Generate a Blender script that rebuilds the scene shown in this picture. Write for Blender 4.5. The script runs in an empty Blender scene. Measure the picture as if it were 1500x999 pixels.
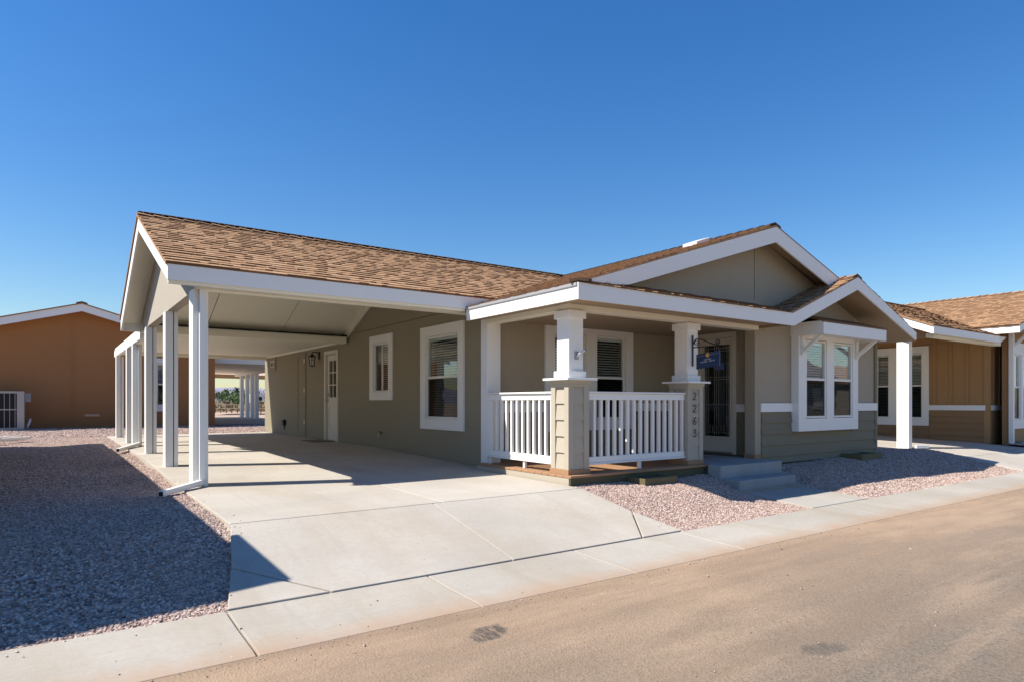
import bpy, bmesh, math, random
from mathutils import Vector, Matrix, Euler
random.seed(7)
R = math.radians
S = bpy.context.scene
COL = S.collection

# ------------------------------------------------------------------ camera
YAW = 0.62082
cam_d = bpy.data.cameras.new('camera'); cam = bpy.data.objects.new('camera', cam_d); COL.objects.link(cam)
cam.location = (0, 0, 0.89); cam.rotation_euler = (R(90), 0, -YAW)
cam_d.sensor_width = 36; cam_d.lens = 36*944/1500; cam_d.shift_y = 0.0601
cam_d.clip_start = 0.05; cam_d.clip_end = 20000
S.camera = cam
# ------------------------------------------------------------------ sky and sun
SUNV = Vector((-0.81, 0.27, 1.0)).normalized()
w = bpy.data.worlds.new('World'); S.world = w; w.use_nodes = True
nt = w.node_tree; nt.nodes.clear()
sky = nt.nodes.new('ShaderNodeTexSky'); sky.sky_type = 'NISHITA'; sky.sun_disc = False
sky.sun_elevation = math.asin(SUNV.z); sky.sun_rotation = math.atan2(SUNV.x, SUNV.y) % (2*math.pi)
sky.altitude = 400; sky.air_density = 1.4; sky.dust_density = 0.3; sky.ozone_density = 6.0
bg = nt.nodes.new('ShaderNodeBackground'); bg.inputs['Strength'].default_value = 0.075
wo = nt.nodes.new('ShaderNodeOutputWorld')
hs = nt.nodes.new('ShaderNodeHueSaturation'); hs.inputs['Saturation'].default_value = 1.28; hs.inputs['Hue'].default_value = .508
nt.links.new(sky.outputs[0], hs.inputs['Color']); nt.links.new(hs.outputs[0], bg.inputs[0]); nt.links.new(bg.outputs[0], wo.inputs[0])
sd = bpy.data.lights.new('sun', 'SUN'); sd.energy = 4.3; sd.angle = R(0.53); sd.color = (1.0, 0.93, 0.82)
so = bpy.data.objects.new('sun', sd); COL.objects.link(so)
so.rotation_euler = SUNV.to_track_quat('Z', 'Y').to_euler(); so.location = (-30, 10, 40)
S.view_settings.view_transform = 'Standard'; S.view_settings.look = 'None'
S.view_settings.exposure = 0.95; S.view_settings.gamma = 1.0
S.view_settings.use_curve_mapping = False

# ------------------------------------------------------------------ materials
M = {}
def nodes(name):
    m = bpy.data.materials.new(name); m.use_nodes = True; M[name] = m
    t = m.node_tree
    return m, t, t.nodes['Principled BSDF'], t.nodes.new, t.links.new
def posn(N, L, scale=(1, 1, 1)):
    g = N('ShaderNodeNewGeometry'); mp = N('ShaderNodeMapping'); mp.inputs['Scale'].default_value = scale
    L(g.outputs['Position'], mp.inputs['Vector']); return mp.outputs[0]
def noise(N, L, vec, scale, detail=4, rough=.55):
    n = N('ShaderNodeTexNoise'); n.inputs['Scale'].default_value = scale
    n.inputs['Detail'].default_value = detail; n.inputs['Roughness'].default_value = rough
    L(vec, n.inputs['Vector']); return n.outputs['Fac']
def ramp(N, L, fac, stops):
    r = N('ShaderNodeValToRGB'); e = r.color_ramp.elements
    while len(e) < len(stops): e.new(0.5)
    for k, (p, c) in enumerate(stops):
        e[k].position = p; e[k].color = (c, c, c, 1) if isinstance(c, (int, float)) else (*c, 1)
    L(fac, r.inputs[0]); return r.outputs[0]
def mix(N, L, fac, a, b, mode='MIX'):
    x = N('ShaderNodeMix'); x.data_type = 'RGBA'; x.blend_type = mode
    if isinstance(fac, (int, float)): x.inputs[0].default_value = fac
    else: L(fac, x.inputs[0])
    for i, v in ((6, a), (7, b)):
        if isinstance(v, tuple): x.inputs[i].default_value = (*v, 1)
        else: L(v, x.inputs[i])
    return x.outputs[2]
def bump(N, L, b, h, strength, dist=.01):
    bm_ = N('ShaderNodeBump'); bm_.inputs['Strength'].default_value = strength; bm_.inputs['Distance'].default_value = dist
    L(h, bm_.inputs['Height']); L(bm_.outputs[0], b.inputs['Normal'])
def mul(c, k): return tuple(min(1, x*k) for x in c)
def paint(name, col, rough=.55, var=.08, grain=(1, 1, 1), gs=60, bs=.12, bd=.004, metal=0, dirt=.0, mot=.10):
    m, t, b, N, L = nodes(name)
    p = posn(N, L); big = noise(N, L, p, 1.3, 5)
    c = mix(N, L, big, mul(col, 1-var), mul(col, 1+var))
    pg = posn(N, L, grain); fine = noise(N, L, pg, gs, 3)
    c = mix(N, L, ramp(N, L, fine, [(.35, 0.0), (.65, 1.0)]), mix(N, L, mot, c, (0, 0, 0)), c)
    if dirt > 0:
        d = noise(N, L, posn(N, L, (3, 3, .6)), 2.2, 6, .7)
        c = mix(N, L, ramp(N, L, d, [(.5, 0.0), (.8, dirt)]), c, mul(col, .55))
    L(c, b.inputs['Base Color']); b.inputs['Roughness'].default_value = rough; b.inputs['Metallic'].default_value = metal
    bump(N, L, b, fine, bs, bd)
    return m
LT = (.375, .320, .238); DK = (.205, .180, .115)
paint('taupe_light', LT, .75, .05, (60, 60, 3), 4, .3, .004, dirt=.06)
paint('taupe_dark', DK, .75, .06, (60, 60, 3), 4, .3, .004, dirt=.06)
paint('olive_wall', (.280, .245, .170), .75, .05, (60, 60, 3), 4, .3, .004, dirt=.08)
paint('taupe_lap', (.188, .165, .108), .7, .06, (3, 3, 40), 5, .25, .004)
paint('soffit', (.38, .29, .195), .75, .05, (30, 30, 30), 3, .15)
paint('cream', (.80, .76, .63), .6, .03, mot=.012)
paint('white', (.78, .775, .75), .5, .02, (2, 2, 2), 40, .04, .002, dirt=.03, mot=.012)
paint('white_metal', (.77, .77, .75), .38, .015, (1, 1, 1), 20, .01, mot=.012)
paint('greige_column', (.42, .375, .30), .7, .04, (50, 50, 4), 4, .2, .004)
paint('brown_wall', (.38, .170, .058), .8, .06, (60, 60, 3), 4, .3, .004, dirt=.1)
paint('tan_wall', (.36, .205, .088), .75, .06, (60, 60, 3), 4, .3, .004)
paint('tan_lap', (.28, .16, .072), .75, .06, (3, 3, 40), 5, .25, .004)
paint('door_white', (.66, .62, .53), .45, .03, mot=.012)
paint('black_metal', (.018, .018, .02), .45, .1)
paint('dark_inside', (.018, .020, .022), .9, .2)
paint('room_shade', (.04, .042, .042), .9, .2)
paint('screen', (.030, .034, .038), .85, .1, (1, 1, 1), 400, .1)
paint('blind_slat', (.78, .78, .76), .5, .03)
paint('vinyl', (.74, .73, .69), .35, .02, mot=.012)
paint('grey_box', (.33, .33, .34), .5, .05)
paint('ac_grey', (.40, .39, .37), .5, .03, mot=.02)
paint('brass', (.55, .42, .20), .35, .05, metal=.9)
paint('steel', (.55, .55, .55), .3, .05, metal=.9)
paint('sign_blue', (.012, .040, .115), .4, .05)
paint('sign_gold', (.70, .40, .08), .45, .05)
paint('sign_pale', (.60, .60, .62), .5, .03)
paint('sign_grey', (.26, .27, .27), .5, .03)
paint('notice_blue', (.10, .16, .42), .5, .05)
paint('skirt_green', (.085, .078, .040), .8, .12, (4, 4, 30), 5, .3, .005, dirt=.2)
paint('timber_green', (.135, .112, .055), .8, .15, (4, 30, 30), 5, .35, .006, dirt=.3)
paint('redwood', (.345, .195, .105), .75, .15, (3, 60, 60), 3, .35, .005, dirt=.25)
paint('mat_grey', (.16, .15, .13), .95, .1, (1, 1, 1), 300, .5)
paint('peach', (.62, .43, .28), .8, .08)
paint('tan_fascia', (.40, .22, .08), .7, .05)
paint('shingle_plain', (.30, .175, .095), .9, .15)
paint('bark', (.13, .09, .055), .9, .2)
paint('trailer_white', (.75, .75, .74), .4, .03, mot=.012)
paint('rust_fence', (.20, .14, .10), .8, .1)

def concrete(name, col, warm=0.0, fine=1.0):
    m, t, b, N, L = nodes(name)
    p = posn(N, L)
    a = noise(N, L, p, .75, 6, .6); s = noise(N, L, posn(N, L, (1, .35, 1)), 1.6, 7, .65); f = noise(N, L, p, 140, 3, .6); sp = noise(N, L, p, 26, 5, .7)
    oi = N('ShaderNodeObjectInfo'); c = mix(N, L, ramp(N, L, a, [(.3, 0.0), (.7, 1.0)]), mul(col, .84), mul(col, 1.10))
    c = mix(N, L, oi.outputs['Random'], mix(N, L, .10, c, (col[0]*.62, col[1]*.60, col[2]*.56)), c)
    c = mix(N, L, ramp(N, L, s, [(.47, 0.0), (.74, .55+warm)]), c, (col[0]*.80, col[1]*.70, col[2]*.58))
    c = mix(N, L, ramp(N, L, sp, [(.35, .16), (.55, 0.0)]), c, mul(col, .55))
    c = mix(N, L, ramp(N, L, f, [(.30, .22), (.5, 0.0)]), c, mul(col, .5))
    stk = noise(N, L, posn(N, L, (5.5, .22, 1)), 1.0, 5, .6)
    c = mix(N, L, ramp(N, L, stk, [(.60, 0.0), (.74, .30)]), c, mul(col, .62))
    brm = noise(N, L, posn(N, L, (2, 90, 1)), 1.0, 2, .5); c = mix(N, L, ramp(N, L, brm, [(.4, .10), (.6, 0.0)]), c, mul(col, .6))
    v = N('ShaderNodeTexVoronoi'); v.inputs['Scale'].default_value = 5.5; L(p, v.inputs['Vector'])
    c = mix(N, L, ramp(N, L, v.outputs['Distance'], [(0.03, .45), (.055, 0.0)]), c, mul(col, .35))
    if name == 'concrete_curb':
        sx = N('ShaderNodeSeparateXYZ'); L(p, sx.inputs[0]); e = N('ShaderNodeMath'); e.operation = 'MULTIPLY_ADD'; L(noise(N, L, posn(N, L, (1, .3, 1)), 3.5, 6, .7), e.inputs[0]); e.inputs[1].default_value = -.42; L(sx.outputs[1], e.inputs[2])
        c = mix(N, L, ramp(N, L, e.outputs[0], [(0, 1.0), (1, 1.0)]), c, c)
        mr = N('ShaderNodeMapRange'); mr.inputs[1].default_value = 3.32; mr.inputs[2].default_value = 3.62; mr.inputs[3].default_value = .75; mr.inputs[4].default_value = 0; L(e.outputs[0], mr.inputs[0])
        c = mix(N, L, mr.outputs[0], c, (.36, .235, .15))
    L(c, b.inputs['Base Color']); b.inputs['Roughness'].default_value = .88
    h = mix(N, L, .35, f, sp); bump(N, L, b, h, .30*fine, .006)
    return m
concrete('concrete_drive', (.445, .41, .36), .05)
concrete('concrete_curb', (.40, .372, .325), .18)
concrete('concrete_step', (.30, .32, .33), 0)
concrete('concrete_walk', (.41, .39, .35), .05)

# road: dusty asphalt with tan drift dust and darker worn lanes
m, t, b, N, L = nodes('road')
p = posn(N, L)
big = noise(N, L, posn(N, L, (.55, 1.3, 1)), .75, 7, .62); mid = noise(N, L, posn(N, L, (.7, 1.6, 1)), 2.1, 7, .7)
fine = noise(N, L, p, 95, 4, .75); agg = N('ShaderNodeTexVoronoi'); agg.inputs['Scale'].default_value = 75; L(p, agg.inputs['Vector'])
dust = (.345, .240, .158); grey = (.165, .140, .110)
sx = N('ShaderNodeSeparateXYZ'); L(p, sx.inputs[0])
mr = N('ShaderNodeMapRange'); mr.inputs[1].default_value = 1.2; mr.inputs[2].default_value = 3.6; mr.inputs[3].default_value = 0; mr.inputs[4].default_value = 1
wob = N('ShaderNodeMath'); wob.operation = 'MULTIPLY_ADD'; L(big, wob.inputs[0]); wob.inputs[1].default_value = 2.6; L(sx.outputs[1], wob.inputs[2])
wob2 = N('ShaderNodeMath'); wob2.operation = 'SUBTRACT'; L(wob.outputs[0], wob2.inputs[0]); wob2.inputs[1].default_value = 1.25
L(wob2.outputs[0], mr.inputs[0])
c = mix(N, L, mr.outputs[0], grey, dust)
c = mix(N, L, ramp(N, L, mid, [(.40, 0.0), (.72, .75)]), c, (.235, .175, .122))
c = mix(N, L, ramp(N, L, big, [(.50, 0.0), (.75, .6)]), c, (.41, .30, .205))
aggc = ramp(N, L, agg.outputs['Color'], [(.25, (.55, .5, .45)), (.6, (1, 1, 1)), (.93, (1.0, 1.0, 1.0)), (.97, (1.0, 1.0, 1.0))])
gf = N('ShaderNodeMapRange'); gf.inputs[3].default_value = .62; gf.inputs[4].default_value = .14; L(mr.outputs[0], gf.inputs[0])
c = mix(N, L, gf.outputs[0], c, aggc, 'MULTIPLY')
fd_ = N('ShaderNodeMath'); fd_.operation = 'MULTIPLY'; L(ramp(N, L, fine, [(.32, .7), (.48, 0.0)]), fd_.inputs[0]); L(gf.outputs[0], fd_.inputs[1])
c = mix(N, L, fd_.outputs[0], c, (.06, .05, .042))
strk = noise(N, L, posn(N, L, (.28, 2.4, 1)), 1.1, 6, .62)
c = mix(N, L, ramp(N, L, strk, [(.48, 0.0), (.66, .55)]), c, (.19, .135, .09))
c = mix(N, L, ramp(N, L, strk, [(.30, .45), (.44, 0.0)]), c, (.40, .285, .19))
c = mix(N, L, ramp(N, L, fine, [(.62, 0.0), (.78, .45)]), c, (.46, .40, .33))
def blot(c, x, y, rx, ry, col, amt, ang=0.0):
    mp = N('ShaderNodeMapping'); mp.vector_type = 'TEXTURE'; mp.inputs['Location'].default_value = (x, y, 0); mp.inputs['Rotation'].default_value = (0, 0, ang); mp.inputs['Scale'].default_value = (rx, ry, 1e6)
    L(p, mp.inputs['Vector']); gr = N('ShaderNodeTexGradient'); gr.gradient_type = 'SPHERICAL'; L(mp.outputs[0], gr.inputs[0])
    st = noise(N, L, posn(N, L, (70, 10, 1)), 1.0, 5, .75)
    ad = N('ShaderNodeMath'); ad.operation = 'MULTIPLY'
    nz = noise(N, L, posn(N, L, (1, 1, 1)), 9.0, 5, .7); wsum = N('ShaderNodeMath'); wsum.operation = 'MULTIPLY_ADD'; L(nz, wsum.inputs[0]); wsum.inputs[1].default_value = 1.3; L(gr.outputs[1], wsum.inputs[2])
    gate = ramp(N, L, gr.outputs[1], [(.0, 0.0), (.12, 1.0)]); mm = N('ShaderNodeMath'); mm.operation = 'MULTIPLY'; L(gate, mm.inputs[0]); L(ramp(N, L, wsum.outputs[0], [(.80, 0.0), (1.0, 1.0)]), mm.inputs[1]); L(mm.outputs[0], ad.inputs[0]); L(ramp(N, L, st, [(.40, .12), (.56, 1.0)]), ad.inputs[1])
    m2 = N('ShaderNodeMath'); m2.operation = 'MULTIPLY'; L(ad.outputs[0], m2.inputs[0]); m2.inputs[1].default_value = amt
    return mix(N, L, m2.outputs[0], c, col)
c = blot(c, 2.07, 3.14, .20, .12, (.05, .046, .04), .9, .5)
c = blot(c, 3.41, 1.86, .19, .10, (.08, .072, .058), .8, -.2)
c = blot(c, 5.6, 3.0, .9, .18, (.20, .15, .11), .6, .05)
c = blot(c, 7.6, 2.5, 1.5, .25, (.19, .15, .115), .6, -.06)
L(c, b.inputs['Base Color']); b.inputs['Roughness'].default_value = .92
bump(N, L, b, mix(N, L, .5, fine, agg.outputs['Distance']), .55, .012)

def gravelmat(name, stones):
    m, t, b, N, L = nodes(name)
    p = posn(N, L)
    if stones:
        oi = N('ShaderNodeObjectInfo'); f = oi.outputs['Random']
    else:
        v = N('ShaderNodeTexVoronoi'); v.inputs['Scale'].default_value = 42; L(p, v.inputs['Vector'])
        sp = N('ShaderNodeSeparateColor'); L(v.outputs['Color'], sp.inputs[0]); f = sp.outputs[0]
    c = ramp(N, L, f, [(0, (.12, .09, .08)), (.2, (.27, .195, .17)), (.5, (.42, .30, .25)), (.78, (.51, .395, .345)), (1, (.64, .545, .49))])
    c = mix(N, L, ramp(N, L, noise(N, L, p, 1.1, 4), [(.35, 0.0), (.7, .35)]), c, (.44, .30, .24))
    c = mix(N, L, ramp(N, L, noise(N, L, p, 180, 3), [(.35, .3), (.6, 0.0)]), c, (.10, .08, .075))
    L(c, b.inputs['Base Color']); b.inputs['Roughness'].default_value = .85
    if not stones: bump(N, L, b, v.outputs['Distance'], .9, .02)
gravelmat('gravel_stone', True); gravelmat('gravel_bed', False)

def tonemat(name, dark, mid, lite):
    m, t, b, N, L = nodes(name)
    a = N('ShaderNodeAttribute'); a.attribute_name = 'tone'; p = posn(N, L)
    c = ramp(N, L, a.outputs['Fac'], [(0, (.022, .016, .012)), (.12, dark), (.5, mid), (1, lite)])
    g = noise(N, L, p, 130, 4, .75)
    c = mix(N, L, ramp(N, L, g, [(.3, .5), (.5, 0.0)]), c, (.05, .03, .02))
    c = mix(N, L, ramp(N, L, g, [(.58, 0.0), (.75, .35)]), c, mul(lite, 1.35))
    L(c, b.inputs['Base Color']); b.inputs['Roughness'].default_value = .9
    bump(N, L, b, g, .5, .004)
tonemat('shingle', (.185, .092, .042), (.34, .190, .092), (.48, .300, .165))
tonemat('shingle_peach', (.42, .30, .22), (.55, .40, .29), (.62, .48, .36))

# glass: thin pane, clear with fresnel reflection
def glass(name, tint, ior_boost, graze=1.0):
    m, t, b, N, L = nodes(name); t.nodes.remove(b)
    o = t.nodes['Material Output']; tr = N('ShaderNodeBsdfTransparent'); tr.inputs[0].default_value = (*tint, 1)
    gl = N('ShaderNodeBsdfGlossy'); gl.inputs['Roughness'].default_value = .012; gl.inputs[0].default_value = (1, 1, 1, 1)
    lw = N('ShaderNodeLayerWeight'); lw.inputs[0].default_value = .5
    pw5 = N('ShaderNodeMath'); pw5.operation = 'POWER'; L(lw.outputs['Facing'], pw5.inputs[0]); pw5.inputs[1].default_value = 4.0
    fr = N('ShaderNodeMath'); fr.operation = 'MULTIPLY_ADD'; L(pw5.outputs[0], fr.inputs[0]); fr.inputs[1].default_value = (1-ior_boost)*graze; fr.inputs[2].default_value = ior_boost
    n = noise(N, L, posn(N, L), 1.7, 2); bp = N('ShaderNodeBump'); bp.inputs['Strength'].default_value = .05; bp.inputs['Distance'].default_value = .03
    L(n, bp.inputs['Height']); L(bp.outputs[0], gl.inputs['Normal'])
    ms = N('ShaderNodeMixShader'); L(fr.outputs[0], ms.inputs[0]); L(tr.outputs[0], ms.inputs[1]); L(gl.outputs[0], ms.inputs[2]); L(ms.outputs[0], o.inputs[0])
glass('glass', (.92, .96, .96), .055); glass('glass_dark', (.50, .56, .56), .04); glass('glass_screen', (.42, .46, .47), .022, .35)

m, t, b, N, L = nodes('sand')
p = posn(N, L); a = noise(N, L, p, .08, 6); f = noise(N, L, p, 3, 5)
c = mix(N, L, a, (.36, .25, .175), (.44, .33, .25)); c = mix(N, L, ramp(N, L, f, [(.4, .3), (.6, 0.0)]), c, (.22, .16, .11))
L(c, b.inputs['Base Color']); b.inputs['Roughness'].default_value = .95
m, t, b, N, L = nodes('hazed_rock')  # pale lavender stands in for distance haze, put straight into the mountain colour
p = posn(N, L); a = noise(N, L, p, .012, 8, .65)
c = mix(N, L, ramp(N, L, a, [(.35, 0.0), (.65, 1.0)]), (.20, .20, .27), (.33, .31, .36)); L(c, b.inputs['Base Color']); b.inputs['Roughness'].default_value = 1
def leafmat(name, c0, c1):
    m, t, b, N, L = nodes(name)
    oi = N('ShaderNodeNewGeometry'); c = mix(N, L, oi.outputs['Random Per Island'], c0, c1)
    L(c, b.inputs['Base Color']); b.inputs['Roughness'].default_value = .7
leafmat('leaf', (.035, .065, .022), (.09, .14, .045)); leafmat('leaf_bright', (.05, .11, .03), (.12, .2, .06)); leafmat('brush', (.16, .14, .08), (.26, .22, .14))

# ------------------------------------------------------------------ builders
ORG = {}
class MB:
    def __init__(s): s.v = []; s.f = []; s.tone = []
    def add(s, vs, fs, tone=.5):
        o = len(s.v); s.v += [tuple(v) for v in vs]; s.f += [tuple(i+o for i in f) for f in fs]; s.tone += ([tone]*len(fs) if not isinstance(tone, list) else tone); return s
    def box(s, x0, x1, y0, y1, z0, z1, tone=.5):
        if x0 > x1: x0, x1 = x1, x0
        if y0 > y1: y0, y1 = y1, y0
        if z0 > z1: z0, z1 = z1, z0
        return s.add([(x0,y0,z0),(x1,y0,z0),(x1,y1,z0),(x0,y1,z0),(x0,y0,z1),(x1,y0,z1),(x1,y1,z1),(x0,y1,z1)],
                     [(0,3,2,1),(4,5,6,7),(0,1,5,4),(1,2,6,5),(2,3,7,6),(3,0,4,7)], tone)
    def hexa(s, b4, t4, tone=.5):
        return s.add(list(b4)+list(t4), [(0,3,2,1),(4,5,6,7),(0,1,5,4),(1,2,6,5),(2,3,7,6),(3,0,4,7)], tone)
    def prism(s, poly, axis, t0, t1):
        n = len(poly)
        def P(a, b_, t): return (t, a, b_) if axis == 'X' else ((a, t, b_) if axis == 'Y' else (a, b_, t))
        return s.add([P(a, b_, t0) for a, b_ in poly]+[P(a, b_, t1) for a, b_ in poly],
                     [tuple(range(n)), tuple(range(2*n-1, n-1, -1))]+[(i, i+n, (i+1) % n+n, (i+1) % n) for i in range(n)])
    def cyl(s, p0, p1, r0, r1=None, n=10, cap=True):
        r1 = r0 if r1 is None else r1
        p0 = Vector(p0); p1 = Vector(p1); d = (p1-p0).normalized()
        u = d.orthogonal().normalized(); w_ = d.cross(u)
        vs = [p0+(u*math.cos(2*math.pi*i/n)+w_*math.sin(2*math.pi*i/n))*r0 for i in range(n)]+[p1+(u*math.cos(2*math.pi*i/n)+w_*math.sin(2*math.pi*i/n))*r1 for i in range(n)]
        fs = [(i, (i+1) % n, (i+1) % n+n, i+n) for i in range(n)]
        if cap: fs += [tuple(range(n-1, -1, -1)), tuple(range(n, 2*n))]
        return s.add(vs, fs)
    def tube(s, pts, r, n=8):
        for a, b_ in zip(pts, pts[1:]): s.cyl(a, b_, r, n=n)
        return s
    def bar(s, p0, p1, wd, ht, up=(0, 0, 1)):
        p0 = Vector(p0); p1 = Vector(p1); d = (p1-p0).normalized(); up = Vector(up); sd_ = d.cross(up).normalized(); u = sd_.cross(d)
        q = [(-1,-1),(1,-1),(1,1),(-1,1)]
        return s.hexa([p0+sd_*a*wd/2+u*b_*ht/2 for a, b_ in q], [p1+sd_*a*wd/2+u*b_*ht/2 for a, b_ in q])
    def mesh(s, name, org=(0, 0, 0), tone=False, recalc=True):
        me = bpy.data.meshes.new(name); o = Vector(org)
        me.from_pydata([tuple(Vector(v)-o) for v in s.v], [], s.f)
        if tone:
            at = me.attributes.new('tone', 'FLOAT', 'FACE'); at.data.foreach_set('value', s.tone)
        if recalc:
            bm = bmesh.new(); bm.from_mesh(me); bmesh.ops.recalc_face_normals(bm, faces=bm.faces); bm.to_mesh(me); bm.free()
        me.update(); return me
    def build(s, name, mat, parent=None, org=None, bev=0, tone=False, recalc=True, kind=None, label=None):
        og = ORG[parent] if parent else Vector(org or (0, 0, 0))
        me = s.mesh(name, og, tone, recalc); me.materials.append(M[mat])
        o = bpy.data.objects.new(name, me); COL.objects.link(o)
        if parent: o.parent = parent
        else: o.location = og
        ORG[o] = og
        if bev:
            bv = o.modifiers.new('bevel', 'BEVEL'); bv.width = bev; bv.segments = 2; bv.limit_method = 'ANGLE'
        if kind: o['kind'] = kind
        if label: o['label'] = label
        return o
def tag(o, label, cat, group=None):
    o['label'] = label; o['category'] = cat
    if group: o['group'] = group
    return o
def thing(name, label, cat, loc, group=None):
    o = bpy.data.objects.new(name, None); COL.objects.link(o); o.location = loc; o.empty_display_size = .2
    ORG[o] = Vector(loc); return tag(o, label, cat, group)
def bx(name, mat, parent, *d, **k): return MB().box(*d).build(name, mat, parent, **k)
def struct(o): o['kind'] = 'structure'; return o
def instance(proto_mesh, name, parent, loc):
    o = bpy.data.objects.new(name, proto_mesh); COL.objects.link(o); o.parent = parent
    o.location = Vector(loc)-ORG[parent]; ORG[o] = ORG[parent]; return o
def lerp(a, b_, t): return a+(b_-a)*t
def pw(x, pts):
    if x <= pts[0][0]: return pts[0][1]
    for (a, za), (b_, zb) in zip(pts, pts[1:]):
        if x <= b_: return lerp(za, zb, (x-a)/(b_-a))
    return pts[-1][1]
def hsh(x, y): return (math.sin(x*12.9898+y*78.233)*43758.5453) % 1.0
def vn(x, y):
    xi, yi = math.floor(x), math.floor(y); fx, fy = x-xi, y-yi; fx = fx*fx*(3-2*fx); fy = fy*fy*(3-2*fy)
    return lerp(lerp(hsh(xi, yi), hsh(xi+1, yi), fx), lerp(hsh(xi, yi+1), hsh(xi+1, yi+1), fx), fy)

# ------------------------------------------------------------------ ground profile
GP = [(4.30, -.432), (4.7, -.395), (5.5, -.20), (6.1, -.135), (8.5, -.125), (13, -.055), (20, -.015), (25, .09), (60, .0), (200, 0)]
def gz(x, y):
    z = pw(y, GP) + (vn(x*1.3, y*1.3)-.5)*.05*min(1, max(0, (y-4.4)/.6)) + (vn(x*4.1, y*4.1)-.5)*.016*min(1, max(0, (y-4.4)/.3))
    if 7.1 < x < 9.9 and y < 5.75:      # banks down to the walk and the steps
        t_ = min(1, max(0, max(7.74-x, x-9.08))/.45); t_ = t_*t_*(3-2*t_); zw = pw(y, [(4.33, -.445), (5.4, -.365), (5.42, -.36), (5.75, -.18)])
        z = min(z, lerp(zw, z, t_)) if y < 5.42 else lerp(zw, z, t_)
    return z
DP = [(4.34, -.412), (5.74, -.118), (8.3, -.092), (12.2, 0.0), (40, 0.0)]
def dz(y): return pw(y, DP)

# big ground sheet out to the horizon
xs = [-9000, -3000, -900, -300, -120, -60, -30]+[i for i in range(-20, 41, 2)]+[60, 120, 300, 900, 3000, 9000]
ys = [-9000, -3000, -900, -300, -100, -40, -15, 3, 4.2, 4.7, 5.5, 6.1, 8.5, 13, 20, 25, 40, 60, 120, 300, 900, 3000, 9000]
g = MB(); vs = [(x, y, pw(y, GP)-.09 if y >= 3 else -.56) for y in ys for x in xs]; n = len(xs)
g.add(vs, [(j*n+i, j*n+i+1, (j+1)*n+i+1, (j+1)*n+i) for j in range(len(ys)-1) for i in range(n-1)])
struct(g.build('ground', 'sand'))

# road
g = MB(); xs = [-60, -20, -8]+[-4+.5*i for i in range(60)]+[30, 45, 70, 140, 300]; ys = [-9, -6, -4, -2]+[-1+.25*i for i in range(18)]+[3.56]
vs = [(x, y, -.452+.02*(1-((y+2.7)/6.3)**2)+(vn(x*.6, y*.9)-.5)*.012*(1 if y < 3.4 else 0)) for y in ys for x in xs]; n = len(xs)
g.add(vs, [(j*n+i, j*n+i+1, (j+1)*n+i+1, (j+1)*n+i) for j in range(len(ys)-1) for i in range(n-1)])
ro = struct(g.build('road', 'road', recalc=False))
for pl in ro.data.polygons: pl.use_smooth = True

# curb ribbon of separate concrete panels with open joints
cb = bpy.data.objects.new('curb', None); COL.objects.link(cb); ORG[cb] = Vector((0, 0, 0)); cb['kind'] = 'structure'
joints = [-13.5, -10.5, -7.5, -4.6, -2.1, .89, 2.30, 3.74, 5.15, 8.05, 11.0, 14.0, 17.0, 20.0, 23, 26, 29, 35, 50, 80]
for a, b_ in zip(joints, joints[1:]):
    k = .006; prof = [(3.555, -.448), (3.62, -.440), (4.0, -.428), (4.31, -.410), (4.318, -.56), (3.55, -.56)]
    MB().prism(prof, 'X', a+k, b_-k).build('curb_panel', 'concrete_curb', cb, bev=.006)

# driveway slabs
dw = bpy.data.objects.new('driveway', None); COL.objects.link(dw); ORG[dw] = Vector((0, 0, 0)); dw['kind'] = 'structure'
def slab(parent, poly, zf, mat='concrete_drive', th=.1, name='concrete_slab', step=.6):
    n = len(poly); cx = sum(p[0] for p in poly)/n; cy = sum(p[1] for p in poly)/n
    sh = [(x+(.005 if x < cx else -.005), y+(.005 if y < cy else -.005)) for x, y in poly]
    return MB().add([(x, y, zf(x, y)) for x, y in sh]+[(x, y, zf(x, y)-th) for x, y in sh],
        [tuple(range(n)), tuple(range(2*n-1, n-1, -1))]+[(i, i+n, (i+1) % n+n, (i+1) % n) for i in range(n)]).build(name, mat, parent, bev=.007)
ZD = lambda x, y: dz(y)
XL, XC, XR = 1.21, 3.12, 5.12
slab(dw, [(1.05, 4.93), (1.58, 4.345), (XC, 4.345), (XC, 5.74), (XL, 5.74)], ZD)
slab(dw, [(.90, 4.345), (1.57, 4.345), (1.04, 4.92)], ZD)
slab(dw, [(XC, 4.345), (4.66, 4.345), (5.14, 4.95), (XR, 5.74), (XC, 5.74)], ZD)
slab(dw, [(4.67, 4.345), (5.25, 4.345), (5.15, 4.94)], ZD)
for y0, y1 in ((5.74, 8.3), (8.3, 10.25), (10.25, 12.2), (12.2, 14.9), (14.9, 17.6), (17.6, 20.5)):
    slab(dw, [(XL, y0), (3.25, y0), (3.25, y1), (XL, y1)], ZD)
    if y0 < 6:
        slab(dw, [(3.25, y0), (5.12, y0), (5.12, 8.11), (5.34, 8.11), (5.34, y1), (3.25, y1)], ZD)
    else: slab(dw, [(3.25, y0), (5.34, y0), (5.34, y1), (3.25, y1)], ZD)

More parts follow.
